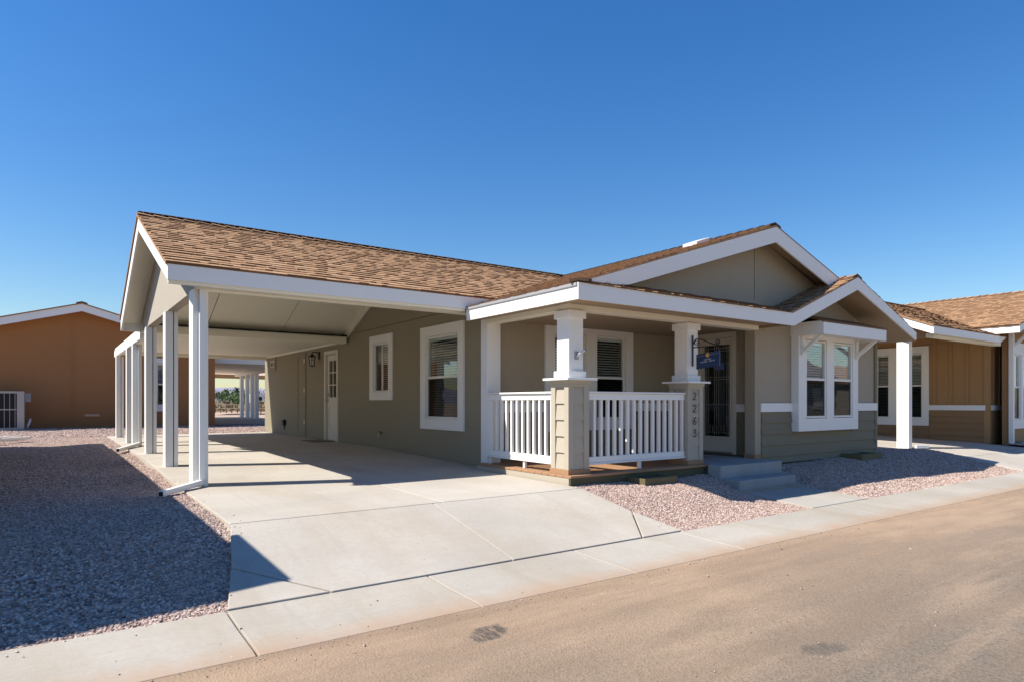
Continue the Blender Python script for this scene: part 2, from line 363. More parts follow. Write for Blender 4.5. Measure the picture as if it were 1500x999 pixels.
# entry steps and walk
st = thing('entry_steps', 'grey concrete steps with two risers in front of the glazed front door', 'steps', (8.42, 5.5, -.34))
MB().box(7.71, 9.235, 5.70, 5.93, -.34, -.004).box(7.83, 9.235, 5.93, 8.09, -.2, -.004).build('landing', 'concrete_step', st, bev=.015)
MB().box(7.72, 9.12, 5.40, 5.698, -.36, -.185).build('step', 'concrete_step', st, bev=.015)
wk = bpy.data.objects.new('walkway', None); COL.objects.link(wk); ORG[wk] = Vector((0, 0, 0)); wk['kind'] = 'structure'
slab(wk, [(7.69, 4.33), (9.08, 4.33), (9.12, 5.398), (7.73, 5.398)], lambda x, y: pw(y, [(4.33, -.412), (5.4, -.338)]), 'concrete_walk')

# right neighbour's driveway
d2 = bpy.data.objects.new('driveway', None); COL.objects.link(d2); ORG[d2] = Vector((0, 0, 0)); d2['kind'] = 'structure'
ZR = lambda x, y: pw(y, [(4.33, -.405), (5.4, -.23), (6.6, -.145), (9, -.06), (30, 0)])
for (a, b_) in ((15.35, 17.6), (17.6, 19.62)):
    slab(d2, [(a-.25 if a < 16 else a, 4.33), (b_, 4.33), (b_, 5.4), (a, 5.4)], ZR)
    slab(d2, [(a, 5.4), (b_, 5.4), (b_, 6.6), (a, 6.6)], ZR)
    slab(d2, [(a, 6.6), (b_, 6.6), (b_, 9), (a, 9)], ZR)
    slab(d2, [(a, 9), (b_, 9), (b_, 20), (a, 20)], ZR)

# ------------------------------------------------------------------ gravel beds (stones scattered over a shaped bed)
def scatter_group(dens, r0, r1, seed):
    ng = bpy.data.node_groups.new('scatter_stones', 'GeometryNodeTree')
    ng.interface.new_socket('Geometry', in_out='INPUT', socket_type='NodeSocketGeometry'); ng.interface.new_socket('Geometry', in_out='OUTPUT', socket_type='NodeSocketGeometry')
    N = ng.nodes.new; L = ng.links.new
    gi = N('NodeGroupInput'); go = N('NodeGroupOutput'); dp = N('GeometryNodeDistributePointsOnFaces'); ip = N('GeometryNodeInstanceOnPoints'); j = N('GeometryNodeJoinGeometry')
    ic = N('GeometryNodeMeshIcoSphere'); ic.inputs['Radius'].default_value = 1; ic.inputs['Subdivisions'].default_value = 1
    sm = N('GeometryNodeSetMaterial'); sm.inputs['Material'].default_value = M['gravel_stone']
    L(ic.outputs[0], sm.inputs[0]); dp.inputs['Density'].default_value = dens; dp.inputs['Seed'].default_value = seed
    rs = N('FunctionNodeRandomValue'); rs.data_type = 'FLOAT_VECTOR'; rs.inputs[0].default_value = (r0, r0*.75, r0*.55); rs.inputs[1].default_value = (r1, r1*.8, r1*.62); rs.inputs['Seed'].default_value = seed+1
    rr = N('FunctionNodeRandomValue'); rr.data_type = 'FLOAT_VECTOR'; rr.inputs[0].default_value = (-.6, -.6, 0); rr.inputs[1].default_value = (.6, .6, 6.28); rr.inputs['Seed'].default_value = seed+2
    L(gi.outputs[0], dp.inputs[0]); L(dp.outputs[0], ip.inputs[0]); L(sm.outputs[0], ip.inputs['Instance']); L(rs.outputs[0], ip.inputs['Scale']); L(rr.outputs[0], ip.inputs['Rotation'])
    L(gi.outputs[0], j.inputs[0]); L(ip.outputs[0], j.inputs[0]); L(j.outputs[0], go.inputs[0])
    return ng
def gravel(poly_rows, label, dens, r0, r1, seed, zoff=0.0):
    # poly_rows: list of (y, x0, x1)
    g = MB(); NX = 14; rows = []
    for (ya, a0, a1), (yb, b0, b1) in zip(poly_rows, poly_rows[1:]):
        k = max(1, int((yb-ya)/.22))
        for i in range(k):
            t_ = i/k; rows.append((lerp(ya, yb, t_), lerp(a0, b0, t_), lerp(a1, b1, t_)))
    rows.append(poly_rows[-1])
    vs = [(lerp(a, b_, i/NX), y, gz(lerp(a, b_, i/NX), y)+zoff) for y, a, b_ in rows for i in range(NX+1)]
    n = NX+1
    g.add(vs, [(j*n+i, j*n+i+1, (j+1)*n+i+1, (j+1)*n+i) for j in range(len(rows)-1) for i in range(NX)])
    o = g.build('gravel', 'gravel_bed', recalc=False); o['kind'] = 'stuff'; tag(o, label, 'gravel')
    for pl in o.data.polygons: pl.use_smooth = True
    md = o.modifiers.new('stones', 'NODES'); md.node_group = scatter_group(dens, r0, r1, seed)
    return o
gravel([(4.30, -1.6, .91), (4.345, -1.6, .91), (4.93, -1.6, 1.055), (5.74, -1.7, 1.222), (9.0, -2.0, 1.222)], 'shaded grey pink gravel yard left of the near driveway', 2300, .010, .0195, 3, -.006)
gravel([(9.0, -2.2, 1.222), (20.5, -3.2, 1.222)], 'gravel yard along the carport posts towards the brown house', 1500, .012, .022, 5, -.006)
gravel([(20.52, -4, 12), (24.6, -5, 12)], 'sunlit pink gravel strip behind the carport slab', 300, .02, .034, 7, .0)
gravel([(4.30, 5.225, 7.71), (4.95, 5.135, 7.73), (5.35, 5.12, 7.74), (5.985, 5.10, 7.73)], 'pink gravel bed between the driveway and the concrete steps', 2300, .010, .0185, 11, .006)
gravel([(4.30, 9.06, 15.12), (5.39, 9.09, 15.37), (6.19, 9.20, 15.37)], 'gravel bed under the bay window right of the steps', 1500, .012, .021, 13, .01)
gravel([(6.18, 13.31, 15.34), (12, 13.31, 15.34)], 'gravel side yard between the taupe and tan houses', 500, .016, .026, 17, .01)
gravel([(4.325, 19.66, 27), (6.0, 19.66, 27)], 'gravel bed in front of the tan house', 400, .016, .026, 19, .01)

mb = MB(); rn = random.Random(12)
for i in range(900):
    k = rn.random()
    if k < .55: x = rn.uniform(-1, 16); y = 3.555-abs(rn.gauss(0, .10)); z = -.447
    elif k < .75: x = rn.uniform(-1, 14); y = rn.uniform(3.6, 4.3); z = pw(y, [(3.555, -.448), (3.62, -.440), (4.0, -.428), (4.31, -.410)])
    else: x = rn.uniform(0, 9); y = rn.uniform(1.6, 3.4); z = -.440
    s_ = rn.uniform(.002, .006) if rn.random() < .93 else rn.uniform(.006, .013)
    p = Vector((x, y, z)); e = Euler((rn.uniform(0, 6), rn.uniform(0, 6), rn.uniform(0, 6))).to_matrix()
    mb.add([p+e@Vector(q)*s_ for q in ((1, 0, 0), (-.9, .2, 0), (0, 1.1, .1), (.1, -1, 0), (0, .1, .8), (.1, 0, -.8))], [(0,2,4),(2,1,4),(1,3,4),(3,0,4),(2,0,5),(1,2,5),(3,1,5),(0,3,5)])
o = mb.build('road_grit', 'gravel_bed', kind='stuff'); tag(o, 'loose grit and pebbles scattered along the curb edge', 'grit')
mb = MB(); rn = random.Random(13)
for i in range(80):
    if i < 30: y = rn.uniform(4.5, 9); x = pw(y, [(4.34, .9), (4.93, 1.05), (5.74, 1.21), (20, 1.21)])+abs(rn.gauss(0, .06)); z = dz(y)
    elif i < 62: x = rn.choice((rn.uniform(-1, .9), rn.uniform(5.3, 7.6), rn.uniform(9.2, 14))); y = 4.31-abs(rn.gauss(0, .07)); z = -.414
    else: x = 5.14-abs(rn.gauss(0, .06)); y = rn.uniform(4.5, 5.9); z = dz(y)
    s_ = rn.uniform(.004, .011); p = Vector((x, y, z+s_*.4)); e = Euler((rn.uniform(-.5, .5), rn.uniform(-.5, .5), rn.uniform(0, 6))).to_matrix()
    mb.add([p+e@Vector(q)*s_ for q in ((1, 0, 0), (-.9, .2, 0), (0, .8, .1), (.1, -.8, 0), (0, .1, .6), (.1, 0, -.6))], [(0,2,4),(2,1,4),(1,3,4),(3,0,4),(2,0,5),(1,2,5),(3,1,5),(0,3,5)])
o = mb.build('spilled_gravel', 'gravel_stone', kind='stuff'); tag(o, 'stray pink pebbles spilled on the concrete edges', 'gravel')

# ------------------------------------------------------------------ shared architecture helpers
class Face:
    """local frame of a wall: a along the wall, d outward, z up"""
    def __init__(s, axis, pos): s.axis = axis; s.pos = pos
    def box(s, mb, a0, a1, d0, d1, z0, z1):
        if s.axis == 'X': mb.box(s.pos-d1, s.pos-d0, a0, a1, z0, z1)
        else: mb.box(a0, a1, s.pos-d1, s.pos-d0, z0, z1)
        return mb
    def pt(s, a, d, z): return (s.pos-d, a, z) if s.axis == 'X' else (a, s.pos-d, z)
def wall_mb(F, a0, a1, z0, z1, holes, th=.16):
    if th >= .1: holes = [(max(a0, h[0]-.006), min(a1, h[1]+.006), max(z0, h[2]-.006), min(z1, h[3]+.006)) for h in holes]
    mb = MB(); As = sorted({a0, a1, *[h[0] for h in holes], *[h[1] for h in holes]}); Zs = sorted({z0, z1, *[h[2] for h in holes], *[h[3] for h in holes]})
    for zA, zB in zip(Zs, Zs[1:]):
        run = None
        for aA, aB in list(zip(As, As[1:]))+[(None, None)]:
            solid = aA is not None and not any(h[0] <= aA and aB <= h[1] and h[2] <= zA and zB <= h[3] for h in holes)
            if solid: run = (run[0], aB) if run else (aA, aB)
            elif run: F.box(mb, run[0], run[1], -th, 0, zA, zB); run = None
    return mb
def ring(F, mb, a0, a1, z0, z1, b0, b1, y0, y1, d0, d1):
    F.box(mb, a0, a1, d0, d1, y1, z1); F.box(mb, a0, a1, d0, d1, z0, y0); F.box(mb, a0, b0, d0, d1, y0, y1); F.box(mb, b1, a1, d0, d1, y0, y1)
    return mb
def sash_unit(F, win, g0, g1, z0, z1, style, d=0.0, blind=True, slat_tilt=.5, frame='vinyl'):
    """one glazed unit filling the opening g0..g1, z0..z1; its frame, panes, blind are children of win"""
    fw = .035
    fr = MB(); ring(F, fr, g0, g1, z0, z1, g0+fw, g1-fw, z0+fw, z1-fw, d-.07, d-.012)
    zm = (z0+z1)/2; am = (g0+g1)/2
    if style == 'hung': F.box(fr, g0+fw, g1-fw, d-.055, d-.02, zm-.022, zm+.022)
    if style == 'slider': F.box(fr, am-.02, am+.02, d-.055, d-.02, z0+fw, z1-fw)
    fr.build('window_frame', frame, win, bev=.004)
    if style == 'hung':
        mb = MB(); F.box(mb, g0+fw, g1-fw, d-.046, d-.042, zm+.022, z1-fw); mb.build('pane', 'glass', win)
        mb = MB(); F.box(mb, g0+fw, g1-fw, d-.036, d-.032, z0+fw, zm-.022); mb.build('pane', 'glass_screen', win)
    elif style == 'slider':
        mb = MB(); F.box(mb, am+.02, g1-fw, d-.046, d-.042, z0+fw, z1-fw); mb.build('pane', 'glass_dark', win)
        mb = MB(); F.box(mb, g0+fw, am-.02, d-.036, d-.032, z0+fw, z1-fw); mb.build('pane', 'glass', win)
    else:
        mb = MB(); F.box(mb, g0+fw, g1-fw, d-.046, d-.042, z0+fw, z1-fw); mb.build('pane', 'glass_dark', win)
    if blind:
        mb = MB(); z = z1-.075; F.box(mb, g0+.03, g1-.03, d-.115, d-.075, z1-.075, z1-.035)
        while z > z0+.06:
            z -= .043; h = .020*slat_tilt
            q = [F.pt(g0+.035, d-.120, z+h), F.pt(g1-.035, d-.120, z+h), F.pt(g1-.035, d-.082, z-h), F.pt(g0+.035, d-.082, z-h)]
            mb.hexa(q, [(x, y, zz+.003) for x, y, zz in q])
        mb.build('blind', 'blind_slat', win)
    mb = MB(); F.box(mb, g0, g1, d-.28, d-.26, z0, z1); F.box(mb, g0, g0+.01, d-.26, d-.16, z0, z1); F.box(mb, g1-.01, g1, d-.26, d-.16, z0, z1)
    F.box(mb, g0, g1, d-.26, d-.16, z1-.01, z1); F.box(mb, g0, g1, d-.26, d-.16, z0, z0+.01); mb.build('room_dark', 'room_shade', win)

def shingles(roof, P0, U, V, inside, umax, vmax, nmax, seed, mat='shingle', near=0, exposure=.143, skip_small=True, thin=False):
    """laminated shingle tabs over a roof plane: P0 eave corner, U along the eave, V up the slope (unit vectors)"""
    rnd = random.Random(seed); U = Vector(U); V = Vector(V); P0 = Vector(P0); W = U.cross(V).normalized()
    if W.z < 0: W = -W
    tabs = []; k = 0; v = -.02
    while v < vmax:
        u = -rnd.random()*.2
        while u < umax:
            wd = rnd.uniform(.07, .18); thick = rnd.random() < .5
            a, b_ = max(u, 0), min(u+wd, umax)
            if b_-a > .03 and inside((a+b_)/2, v+exposure*.5):
                while a < b_ and not inside(a, v+exposure*.5): a += .02
                while b_ > a and not inside(b_, v+exposure*.5): b_ -= .02
                if b_-a > .03: tabs.append((a, b_, v, thick, rnd.random()))
            u += wd
        v += exposure; k += 1
    def geo(mb, o, wd, thick, tone, U=U, V=V, W=W):
        h = .019 if thick else .011; e = exposure+.03; A = o; B = o+U*wd
        b4 = [A+W*.002, B+W*.002, B+V*e-W*.004, A+V*e-W*.004]
        t4 = [A+W*h, B+W*h, B+V*e+W*.001, A+V*e+W*.001]
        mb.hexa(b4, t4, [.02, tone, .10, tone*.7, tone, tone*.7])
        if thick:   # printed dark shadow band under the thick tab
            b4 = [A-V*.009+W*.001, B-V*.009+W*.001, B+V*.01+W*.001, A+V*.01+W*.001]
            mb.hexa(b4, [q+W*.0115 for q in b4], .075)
    cam_p = Vector((0, 0, .89))
    order = sorted(range(len(tabs)), key=lambda i: -(tabs[i][1]-tabs[i][0])/max(.5, (P0+U*tabs[i][0]+V*tabs[i][2]-cam_p).length))
    single = set(order[:near]); rest = MB(); cache = {}
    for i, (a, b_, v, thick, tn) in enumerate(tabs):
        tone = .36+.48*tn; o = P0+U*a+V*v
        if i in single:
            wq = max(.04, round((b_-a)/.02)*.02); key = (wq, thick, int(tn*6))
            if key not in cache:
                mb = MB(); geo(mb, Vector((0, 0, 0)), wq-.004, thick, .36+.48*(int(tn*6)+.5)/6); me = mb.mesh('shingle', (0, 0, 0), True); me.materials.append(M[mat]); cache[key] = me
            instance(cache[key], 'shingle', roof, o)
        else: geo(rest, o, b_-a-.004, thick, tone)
    if rest.v: rest.build('shingle_field', mat, roof, tone=True, recalc=True, kind='stuff')
def ridge_caps(roof, A, B, slope_l, slope_r, mat='shingle', seed=1, wdt=.15, name='ridge_cap'):
    rnd = random.Random(seed); A = Vector(A); B = Vector(B); D = (B-A).normalized(); n = int((B-A).length/.2); sd_ = Vector((D.y, -D.x, 0)).normalized()
    for i in range(n):
        p = A+D*(i*.2); q = p+D*.235; hi = .034; lo = .014
        def tri(o, h): return [o+sd_*wdt+Vector((0, 0, -wdt*slope_r+h)), o+Vector((0, 0, h)), o-sd_*wdt+Vector((0, 0, -wdt*slope_l+h))]
        a1, a0, b1, b0 = tri(p, hi), tri(p, .002), tri(q, lo), tri(q, -.004); tn = .2+.7*rnd.random()
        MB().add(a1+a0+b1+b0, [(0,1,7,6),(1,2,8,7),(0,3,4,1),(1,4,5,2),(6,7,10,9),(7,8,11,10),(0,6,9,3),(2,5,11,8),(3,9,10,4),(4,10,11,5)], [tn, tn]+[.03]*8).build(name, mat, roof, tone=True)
def letters(txt, size, mat, parent, loc, rot, name, ext=.004, shear=0):
    cu = bpy.data.curves.new('txt', 'FONT'); cu.body = txt; cu.size = size; cu.extrude = ext; cu.align_x = 'CENTER'; cu.align_y = 'CENTER'; cu.shear = shear; cu.offset = -.0035
    tmp = bpy.data.objects.new('txt', cu); COL.objects.link(tmp)
    me = bpy.data.meshes.new_from_object(tmp.evaluated_get(bpy.context.evaluated_depsgraph_get())); bpy.data.objects.remove(tmp)
    me.materials.clear(); me.materials.append(M[mat]); o = bpy.data.objects.new(name, me); COL.objects.link(o)
    o.parent = parent; o.location = Vector(loc)-ORG[parent]; o.rotation_euler = rot; ORG[o] = ORG[parent]; return o

# ================================================================== MAIN HOUSE
house = thing('house', 'taupe single-storey house with white railed porch, front gable and brown shingle roof', 'house', (9.3, 13, 0))
SM = .323; SC = .4136; SG = .385
zM = lambda x: 2.28+SM*(x-4.95)
zMr = lambda x: 3.69-SM*(x-9.31)
zC = lambda y: 2.455+SC*(y-8.05) if y <= 11.0 else 2.455+SC*(13.95-y)
zP = lambda y: 2.28+SM*(y-5.6)
zG = lambda x: 2.285+SG*(x-9.30) if x <= 11.33 else 3.066-.366*(x-11.33)
def sheet(mb, poly, zf, th, tone=.5, off=0.0):
    n = len(poly)
    mb.add([(x, y, zf(x, y)-off) for x, y in poly]+[(x, y, zf(x, y)-off-th) for x, y in poly],
        [tuple(range(n)), tuple(range(2*n-1, n-1, -1))]+[(i, i+n, (i+1) % n+n, (i+1) % n) for i in range(n)], tone); return mb
# --- walls
FX = Face('X', 5.35)
holes = [(8.95, 10.06, .62, 2.03), (11.58, 12.31, 1.10, 2.08), (14.39, 15.12, 0.0, 2.03), (19.42, 20.02, 1.93, 2.13)]
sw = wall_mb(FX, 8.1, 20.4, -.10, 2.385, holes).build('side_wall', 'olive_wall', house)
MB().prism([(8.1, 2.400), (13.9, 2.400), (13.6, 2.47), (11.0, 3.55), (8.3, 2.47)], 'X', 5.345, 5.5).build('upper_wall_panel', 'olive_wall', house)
bx('wall_joint', 'taupe_dark', house, 5.36, 5.45, 8.1, 13.9, 2.385, 2.400)
bx('back_wall', 'olive_wall', house, 5.35, 13.27, 20.4, 20.55, -.1, 2.4)
bx('right_wall', 'olive_wall', house, 13.11, 13.27, 6.36, 20.4, -.1, 2.3)
FB = Face('Y', 8.1)
pb = wall_mb(FB, 5.51, 9.6, .745, 2.4, [(6.62, 7.31, .745, 2.03), (7.545, 8.24, .745, 2.03)]).build('porch_back_wall', 'taupe_light', house)
pb2 = wall_mb(FB, 5.51, 9.6, -.1, .745, [(6.62, 7.31, .61, .745), (7.545, 8.24, .61, .745)]).build('porch_lower_wall', 'taupe_dark', house)
def lap(F, parent, a0, a1, zs, mat, d=.0):
    for zA, zB in zip(zs, zs[1:]):
        lo, hi = min(zA, zB), max(zA, zB)
        q = [F.pt(a0, d+.001, lo), F.pt(a1, d+.001, lo), F.pt(a1, d+.001, hi), F.pt(a0, d+.001, hi)]
        f = [F.pt(a0, d+.030, lo), F.pt(a1, d+.030, lo), F.pt(a1, d+.007, hi), F.pt(a0, d+.007, hi)]
        MB().hexa(q, f).build('siding_board', mat, parent)
ZL = [.742, .558, .370, .185, 0.0]
lap(FB, pb2, 5.52, 6.43, ZL, 'taupe_lap'); lap(FB, pb2, 8.425, 9.58, ZL, 'taupe_lap'); lap(FB, pb2, 6.44, 8.42, ZL[2:], 'taupe_lap')
mb = MB(); FB.box(mb, 5.46, 6.425, .0, .030, .745, .885); mb.build('belt_band', 'white', house)
mb = MB(); FB.box(mb, 8.43, 9.575, .0, .030, .745, .885); mb.build('belt_band', 'white', house)
FD = Face('X', 9.6)
dwl = wall_mb(FD, 6.38, 8.1, .735, 2.4, [(6.80, 7.62, .735, 2.04)], .1).build('porch_end_wall', 'taupe_light', house)
dw2 = wall_mb(FD, 6.38, 8.1, -.1, .735, [(6.80, 7.62, 0.0, .735)], .1).build('porch_end_lower_wall', 'taupe_dark', house)
lap(FD, dw2, 6.385, 6.765, ZL, 'taupe_lap')
mb = MB(); FD.box(mb, 6.385, 6.765, 0, .03, .735, .870); mb.build('belt_band', 'white', house)
# front wing
FW = Face('Y', 6.195)
ww = wall_mb(FW, 9.41, 13.27, .745, 2.42, [(10.40, 12.21, .745, 2.05)]).build('wing_wall', 'taupe_light', house)
wl = wall_mb(FW, 9.41, 13.27, -.12, .745, [(10.40, 12.21, .52, .745)]).build('wing_lower_wall', 'taupe_dark', house)
lap(FW, wl, 9.42, 10.295, ZL[:3], 'taupe_lap'); lap(FW, wl, 12.315, 13.21, ZL[:3], 'taupe_lap'); lap(FW, wl, 9.42, 13.21, [ZL[2], ZL[3], ZL[4], -.11], 'taupe_lap')
mb = MB(); FW.box(mb, 9.39, 10.298, 0, .034, .742, .885); mb.build('belt_band', 'white', house)
mb = MB(); FW.box(mb, 12.312, 13.285, 0, .034, .742, .885); mb.build('belt_band', 'white', house)
MB().box(9.25, 9.41, 6.185, 6.38, 0.0, 2.3).build('corner_board', 'taupe_light', house, bev=.004)
MB().box(9.25, 9.60, 6.37, 6.378, 0.0, 2.3).build('corner_return', 'taupe_light', house)
MB().box(13.21, 13.30, 6.165, 6.36, -.1, 2.1).build('corner_board', 'taupe_dark', house, bev=.004)
bx('corner_board_foot', 'redwood', house, 9.24, 9.415, 6.178, 6.385, -.03, .055)
# panel seams on the wing wall (vertical joint strips)
# pilaster at the porch corner
MB().box(5.262, 5.50, 7.985, 8.165, -.02, 2.13).build('corner_pilaster', 'white', house, bev=.005)
# floor
bx('floor', 'dark_inside', house, 5.5, 13.1, 8.3, 20.3, -.1, -.05)

# --- windows of the side wall
def cased_window(F, name, t, opens, style, parent=house, mat='white', dtrim=.03, tilt=.5, blind=True, cut=None):
    a0, a1, z0, z1 = t
    mb = MB(); hs = [(o[0], o[1], o[2], o[3]) for o in opens]
    As = sorted({a0, a1, *[h[0] for h in hs], *[h[1] for h in hs]}); Zs = sorted({z0, z1, *[h[2] for h in hs], *[h[3] for h in hs]})
    for zA, zB in zip(Zs, Zs[1:]):
        run = None
        for aA, aB in list(zip(As, As[1:]))+[(None, None)]:
            ok = aA is not None and not any(h[0] <= aA and aB <= h[1] and h[2] <= zA and zB <= h[3] for h in hs)
            if ok: run = (run[0], aB) if run else (aA, aB)
            elif run: F.box(mb, run[0], run[1], -.02, dtrim, zA, zB); run = None
    win = mb.build(name, mat, parent)
    for o in opens: sash_unit(F, win, o[0]+.002, o[1]-.002, o[2]+.002, o[3]-.002, style, 0.012, blind, tilt)
    return win
cased_window(FX, 'window', (8.772, 10.239, .437, 2.20), [(8.95, 10.06, .62, 2.03)], 'hung', tilt=.42)
cased_window(FX, 'window', (11.407, 12.484, .945, 2.232), [(11.58, 12.31, 1.10, 2.08)], 'slider', tilt=.42)
w3 = cased_window(FX, 'vent_window', (19.30, 20.14, 1.83, 2.23), [(19.42, 20.02, 1.93, 2.13)], 'slider', mat='olive_wall', blind=False)
cased_window(FB, 'window', (6.43, 8.42, .43, 2.195), [(6.62, 7.31, .61, 2.03), (7.545, 8.24, .61, 2.03)], 'hung', dtrim=.036, tilt=.42)
# --- projecting box window with its small awning
FBX = Face('Y', 6.054)
wmb = wall_mb(FBX, 10.30, 12.31, .405, 2.12, [(10.53, 11.195, .627, 1.973), (11.427, 12.105, .627, 1.973)], .135)
bay = wmb.build('box_window', 'white', house)
for a, b_ in ((10.53, 11.195), (11.427, 12.105)): sash_unit(FBX, bay, a+.002, b_-.002, .629, 1.971, 'hung', 0.006, True, .8)
aw = MB().box(10.28, 12.44, 5.61, 5.64, 2.015, 2.21).box(10.28, 10.31, 5.64, 6.19, 2.015, 2.235).box(12.41, 12.44, 5.64, 6.19, 2.015, 2.235).build('awning', 'white', house)
MB().add([(10.26, 5.60, 2.215), (12.46, 5.60, 2.215), (12.46, 6.19, 2.40), (10.26, 6.19, 2.40), (10.26, 5.60, 2.235), (12.46, 5.60, 2.235), (12.46, 6.19, 2.42), (10.26, 6.19, 2.42)],
   [(0,3,2,1),(4,5,6,7),(0,1,5,4),(1,2,6,5),(2,3,7,6),(3,0,4,7)], .12).build('awning_roof', 'shingle', aw, tone=True)
bx('awning_soffit', 'white', aw, 10.31, 12.41, 5.64, 6.19, 2.05, 2.07)
for x in (10.385, 12.235):
    MB().bar((x, 6.05, 1.74), (x, 5.70, 2.03), .055, .055, (1, 0, 0)).box(x-.03, x+.03, 6.02, 6.05, 1.70, 2.04).build('awning_bracket', 'white', aw)

# --- carport entry door, access door
fr = MB(); ring(FX, fr, 14.301, 15.205, -.02, 2.11, 14.39, 15.12, 0.0, 2.03, -.10, .025)
dr = fr.build('side_door', 'door_white', house)
lf = wall_mb(Face('X', 5.385), 14.395, 15.115, .012, 2.02, [(14.50, 15.01, 1.02, 1.88)], .045).build('door_leaf', 'door_white', dr)
FL = Face('X', 5.385)
for a0, a1, z0, z1 in ((14.50, 15.01, .22, .84),):
    mb = MB(); ring(FL, mb, a0, a1, z0, z1, a0+.03, a1-.03, z0+.03, z1-.03, 0, .010); mb.build('door_moulding', 'door_white', dr)
mb = MB(); FL.box(mb, 14.50, 15.01, -.03, -.025, 1.02, 1.88); mb.build('door_glass', 'glass_dark', dr)
mb = MB(); FL.box(mb, 14.745, 14.770, -.02, .006, 1.02, 1.88)
for z in (1.295, 1.585): FL.box(mb, 14.50, 14.745, -.02, .006, z, z+.025); FL.box(mb, 14.77, 15.01, -.02, .006, z, z+.025)
mb.build('muntin', 'door_white', dr)
mb = MB(); FL.box(mb, 14.40, 15.10, -.3, -.28, .5, 2.0); mb.build('room_dark', 'dark_inside', dr)
MB().cyl((5.385, 15.05, .95), (5.325, 15.05, .95), .018).cyl((5.325, 15.05, .95), (5.30, 15.05, .95), .030).build('door_knob', 'steel', dr)
MB().cyl((5.385, 15.05, 1.09), (5.350, 15.05, 1.09), .028).build('deadbolt', 'steel', dr)
fr = MB(); ring(FX, fr, 16.606, 17.284, .03, 2.18, 16.67, 17.22, .10, 2.10, 0, .022)
ad = fr.build('utility_door', 'olive_wall', house)
mb = MB(); FX.box(mb, 16.68, 17.21, 0, .012, .11, 2.09); mb.build('door_leaf', 'olive_wall', ad)
for z in (.34, 1.16, 1.92):
    mb = MB(); FX.box(mb, 16.650, 16.700, .022, .034, z, z+.10); mb.build('hinge', 'cream', ad)
# --- front door
fr = MB(); ring(FD, fr, 6.765, 7.70, 0.0, 2.115, 6.84, 7.625, .03, 2.03, -.02, .030)
fd = fr.build('front_door', 'door_white', house)
FDL = Face('X', 9.625)
leaf = wall_mb(FDL, 6.845, 7.620, .035, 2.025, [(6.925, 7.47, .30, 1.91)], .045).build('door_leaf', 'door_white', fd)
mb = MB(); ring(FDL, mb, 6.905, 7.49, .28, 1.93, 6.925, 7.47, .30, 1.91, 0, .012); mb.build('door_moulding', 'door_white', fd)
mb = MB(); FDL.box(mb, 6.925, 7.47, -.03, -.024, .30, 1.91); mb.build('door_glass', 'glass_dark', fd)
mb = MB()
for a in (6.965, 7.00, 7.395, 7.43, 7.17, 7.215, 7.26): FDL.box(mb, a, a+.006, -.022, -.014, .32, 1.89)
for z in (.36, .86, 1.30, 1.345, 1.58, 1.80, 1.85): FDL.box(mb, 6.925, 7.47, -.0215, -.0145, z, z+.006)
for a in (7.06, 7.12, 7.30, 7.36): FDL.box(mb, a, a+.007, -.022, -.014, .36, .50)
mb.build('leaded_came', 'steel', fd)
mb = MB(); FDL.box(mb, 6.86, 7.60, -.35, -.34, .1, 2.0); mb.build('room_dark', 'dark_inside', fd)
bx('threshold', 'steel', fd, 9.56, 9.63, 6.84, 7.625, 0.0, .028)
mb = MB(); FDL.box(mb, 7.05, 7.24, -.012, -.010, 1.475, 1.585); no = mb.build('notice', 'notice_blue', org=(9.62, 7.15, 1.48)); tag(no, 'small blue notice stuck on the front door glass', 'notice')

# --- porch floor, skirt
dk = bx('porch_deck', 'redwood', house, 5.16, 7.82, 6.0, 8.09, -.06, -.034)
y = 5.955
while y < 8.0:
    MB().box(5.135, 7.825, y, min(y+.138, 8.09), -.032, -.002).build('deck_board', 'redwood', dk, bev=.004); y += .144
bx('porch_skirt', 'skirt_green', house, 5.15, 7.70, 5.975, 5.995, -.32, -.034)
bx('porch_skirt', 'greige_column', house, 5.14, 5.16, 5.997, 8.09, -.16, -.034)
# --- beams, porch ceiling and soffits
MB().box(5.235, 9.25, 6.115, 6.29, 2.055, 2.125).build('porch_beam', 'cream', house, bev=.004)
MB().box(5.255, 5.43, 6.29, 7.99, 2.055, 2.125).build('porch_beam', 'cream', house, bev=.004)
bx('porch_ceiling', 'soffit', house, 4.952, 9.60, 5.603, 8.095, 2.127, 2.15)
# --- fascias
fz = [(2.08, 2.268)]
fs = MB().box(4.92, 4.949, 5.60, 8.02, 2.078, 2.262).build('eave_fascia', 'white', house)
fs = MB().prism([(4.92, 2.076), (9.36, 2.076), (11.33, 2.835), (13.57, 2.09), (13.57, 2.235), (11.33, 3.045), (9.33, 2.268), (4.92, 2.268)], 'Y', 5.57, 5.599).build('front_fascia', 'white', house)
bx('eave_fascia', 'white', house, 13.575, 13.60, 5.60, 20.7, 2.09, 2.25)
MB().prism([(9.31, 3.655), (9.31, 3.415), (6.02, 2.395), (5.80, 2.375), (5.24, 2.355)], 'Y', 5.84, 5.868).build('rake_fascia', 'white', house)
MB().prism([(9.311, 3.655), (11.27, 3.025), (10.87, 2.90), (9.311, 3.415)], 'Y', 5.84, 5.868).build('rake_fascia', 'white', house)
# thin drip edge of tan metal under the shingles
MB().box(4.905, 4.919, 5.59, 8.02, 2.232, 2.268).build('drip_edge', 'grey_box', house)
